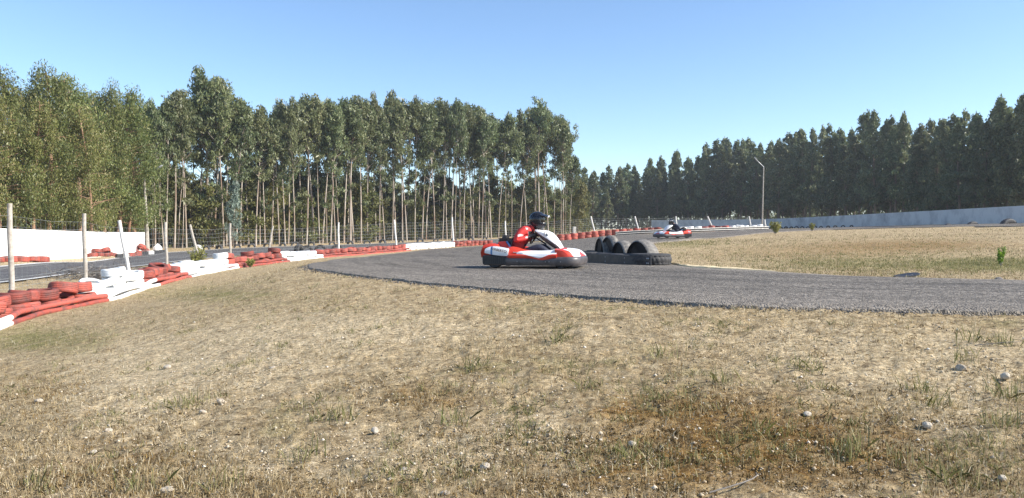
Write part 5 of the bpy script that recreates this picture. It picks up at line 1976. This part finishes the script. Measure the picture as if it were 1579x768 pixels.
def make_driver(suit, arm_mat, helmet_band):
    """seated driver, one continuous skin; kart coordinates"""
    root = empty('person')
    me = bpy.data.meshes.new('body')
    V, E, Rd = [], [], []

    def add(p, r, prev=None):
        V.append(p)
        Rd.append(r)
        if prev is not None:
            E.append((prev, len(V) - 1))
        return len(V) - 1
    pel = add((-0.36, 0, 0.24), 0.15)
    wa = add((-0.36, 0, 0.40), 0.145, pel)
    ch = add((-0.27, 0, 0.60), 0.165, wa)
    up = add((-0.16, 0, 0.73), 0.12, ch)
    nk = add((-0.06, 0, 0.81), 0.062, up)
    hd = add((0.02, 0, 0.90), 0.085, nk)
    add((0.04, 0, 0.97), 0.08, hd)
    for s in (-1, 1):
        sh = add((-0.17, s * 0.19, 0.735), 0.085, up)
        mid = add((-0.27, s * 0.29, 0.64), 0.073, sh)
        el = add((-0.32, s * 0.34, 0.53), 0.066, mid)
        fa = add((-0.18, s * 0.25, 0.57), 0.055, el)
        wr = add((-0.08, s * 0.17, 0.615), 0.040, fa)
        pa = add((-0.035, s * 0.155, 0.635), 0.042, wr)
        for f, (dy, ln) in enumerate(((0.036, 0.9), (0.013, 1.0), (-0.012, 0.95), (-0.035, 0.8))):
            k1 = add((0.0, s * (0.15 + dy * 0.5), 0.66 - dy * 0.55), 0.0125, pa)
            k2 = add((0.028 * ln, s * (0.135 + dy * 0.4), 0.645 - dy * 0.6), 0.011, k1)
            add((0.012, s * (0.115 + dy * 0.4), 0.615 - dy * 0.6), 0.0095, k2)
        t1 = add((-0.045, s * 0.115, 0.655), 0.013, pa)
        add((-0.015, s * 0.095, 0.66), 0.011, t1)
        hp = add((-0.30, s * 0.12, 0.21), 0.115, pel)
        th = add((-0.08, s * 0.19, 0.33), 0.092, hp)
        kn = add((0.12, s * 0.21, 0.42), 0.073, th)
        cf = add((0.30, s * 0.19, 0.29), 0.062, kn)
        an = add((0.50, s * 0.155, 0.16), 0.042, cf)
        hl = add((0.52, s * 0.15, 0.12), 0.045, an)
        add((0.64, s * 0.15, 0.19), 0.035, hl)
    me.from_pydata(V, E, [])
    o = bpy.data.objects.new('body', me)
    COL.objects.link(o)
    sk = o.modifiers.new('skin', 'SKIN')
    sk.use_smooth_shade = True
    for i, sv_ in enumerate(me.skin_vertices[0].data):
        sv_.radius = (Rd[i], Rd[i])
        sv_.use_root = (i == 0)
    ss = o.modifiers.new('sub', 'SUBSURF')
    ss.levels = ss.render_levels = 3
    dg = bpy.context.evaluated_depsgraph_get()
    m2 = bpy.data.meshes.new_from_object(o.evaluated_get(dg))
    bpy.data.objects.remove(o)
    m2.materials.clear()
    for k in (suit, M['kart_black'], M['skin'], arm_mat, M['suit_dark']):
        m2.materials.append(k)
    for p in m2.polygons:
        c = p.center
        i = 0
        if abs(c.y) > 0.07 and c.x > -0.10 and 0.54 < c.z < 0.72:
            i = 1
        elif c.x > 0.46 and c.z < 0.3:
            i = 1
        elif c.z > 0.83:
            i = 2
        elif 0.58 < c.z < 0.78 and abs(c.y) > 0.19 and c.x > -0.27 and float(vnoise(np.array([c.x * 16 + c.y * 9]), np.array([c.z * 22]), 12)[0]) > 0.56:
            i = 3
        elif c.z < 0.47 and c.x > -0.2:
            i = 4
        p.material_index = i
        p.use_smooth = True
    b = bpy.data.objects.new('body', m2)
    COL.objects.link(b)
    b.parent = root
    # face: nose, eyes, mouth
    mb = MB()
    mb.ellipsoid((0.125, 0, 0.915), (0.022, 0.014, 0.022), 10, 8)
    for s in (-1, 1):
        mb.ellipsoid((0.107, s * 0.032, 0.94), (0.008, 0.014, 0.009), 8, 6, mi=1)
    mb.ellipsoid((0.112, 0, 0.872), (0.008, 0.024, 0.006), 8, 6, mi=2)
    mb.build('face', [M['skin'], M['ink'], M['suit_red']], root)
    # helmet: shell with an eye port, chin bar, peak
    hm = empty('helmet', (0.035, 0, 0.935))
    hm.parent = root
    hm.rotation_euler = (0, R(4), 0)
    hm.scale = (1.1, 1.08, 1.1)
    bm = bmesh.new()
    bmesh.ops.create_uvsphere(bm, u_segments=36, v_segments=24, radius=1)
    for v in bm.verts:
        c = v.co
        z_ = c.z * (0.142 if c.z > 0 else 0.175)
        x_ = c.x * (0.152 if c.x < 0 else 0.150)
        y_ = c.y * 0.128
        if c.z < 0:
            x_ += 0.045 * (-c.z) * max(0, c.x + 0.3)
            y_ *= 1 - 0.12 * (-c.z)
        v.co = (x_, y_, z_)
    dele = [f for f in bm.faces if (f.calc_center_median().x > 0.055 and -0.045 < f.calc_center_median().z < 0.052 and abs(f.calc_center_median().y) < 0.108) or f.calc_center_median().z < -0.165]
    bmesh.ops.delete(bm, geom=dele, context='FACES')
    hme = bpy.data.meshes.new('shell')
    bm.to_mesh(hme)
    bm.free()
    hme.materials.append(M['helmet_black'])
    for p in hme.polygons:
        p.use_smooth = True
    ho = bpy.data.objects.new('shell', hme)
    COL.objects.link(ho)
    ho.parent = hm
    so = ho.modifiers.new('thick', 'SOLIDIFY')
    so.thickness = 0.014
    so.offset = -1
    mb = MB()
    for z0, z1 in ((-0.04, 0.05),):
        secs = []
        for k in range(15):
            an = R(-62 + 124 * k / 14)
            secs.append([(0.139 * math.cos(an) + 0.0, 0.119 * math.sin(an), z0), (0.141 * math.cos(an), 0.121 * math.sin(an), (z0 + z1) / 2), (0.133 * math.cos(an), 0.117 * math.sin(an), z1), (0.125 * math.cos(an), 0.112 * math.sin(an), z1), (0.128 * math.cos(an), 0.112 * math.sin(an), z0)])
        mb.loft(secs)
    mb.build('visor', M['visor'], hm)
    mb = MB()
    secs = []
    for k in range(9):
        t = k / 8
        x_ = 0.06 + 0.155 * t
        w_ = 0.118 - 0.035 * t ** 2
        z_ = 0.092 - 0.028 * t
        secs.append([(x_, -w_, z_ - 0.012), (x_, -w_ * 0.55, z_ + 0.012), (x_, 0, z_ + 0.02), (x_, w_ * 0.55, z_ + 0.012), (x_, w_, z_ - 0.012), (x_, w_ * 0.5, z_ + 0.002), (x_, 0, z_ + 0.008), (x_, -w_ * 0.5, z_ + 0.002)])
    mb.loft(secs, mi=lambda i, j: 1 if i >= 7 else 0)
    mb.build('peak', [M['helmet_black'], M['kart_white']], hm)
    if helmet_band:
        mb = MB()
        mb.tube([(0.154 * math.cos(R(a)) , 0.131 * math.sin(R(a)), 0.055) for a in range(-100, 101, 10)], 0.012, 6)
        mb.build('band', M['kart_white'], hm)
    return root


KS = 1.03
KX = wx(826, 15.75)
kz = g1(KX, 15.75) + 0.045
k1 = make_kart('red', '16')
k1.location = (KX, 15.75, kz)
k1.rotation_euler = (0, 0, R(-14))
k1.scale = (KS, KS, KS)
tag(k1, 'near red and white go kart, number 16, scuffed grey bumper', 'go kart', 'go karts on the track')
d1 = make_driver(M['suit_red'], M['suit_white'], False)
d1.location = k1.location - Vector((0, 0, 0.025))
d1.rotation_euler = k1.rotation_euler
d1.scale = (KS * 1.04, KS * 1.04, KS * 1.03)
tag(d1, 'person in red racing suit and black peaked helmet driving the near kart', 'person')
k2 = make_kart('white', None)
kx2 = wx(1036, 47.3)
k2.location = (kx2, 47.3, g1(kx2, 47.3) + 0.05)
k2.rotation_euler = (0, 0, R(198))
k2.scale = (1.06, 1.06, 1.06)
tag(k2, 'far mostly white go kart with red trim in front of the belt barrier', 'go kart', 'go karts on the track')
d2 = make_driver(M['suit_dark'], M['suit_dark'], True)
d2.location = k2.location
d2.rotation_euler = k2.rotation_euler
d2.scale = k2.scale
tag(d2, 'person in dark clothes and black helmet with white band in the far kart', 'person')
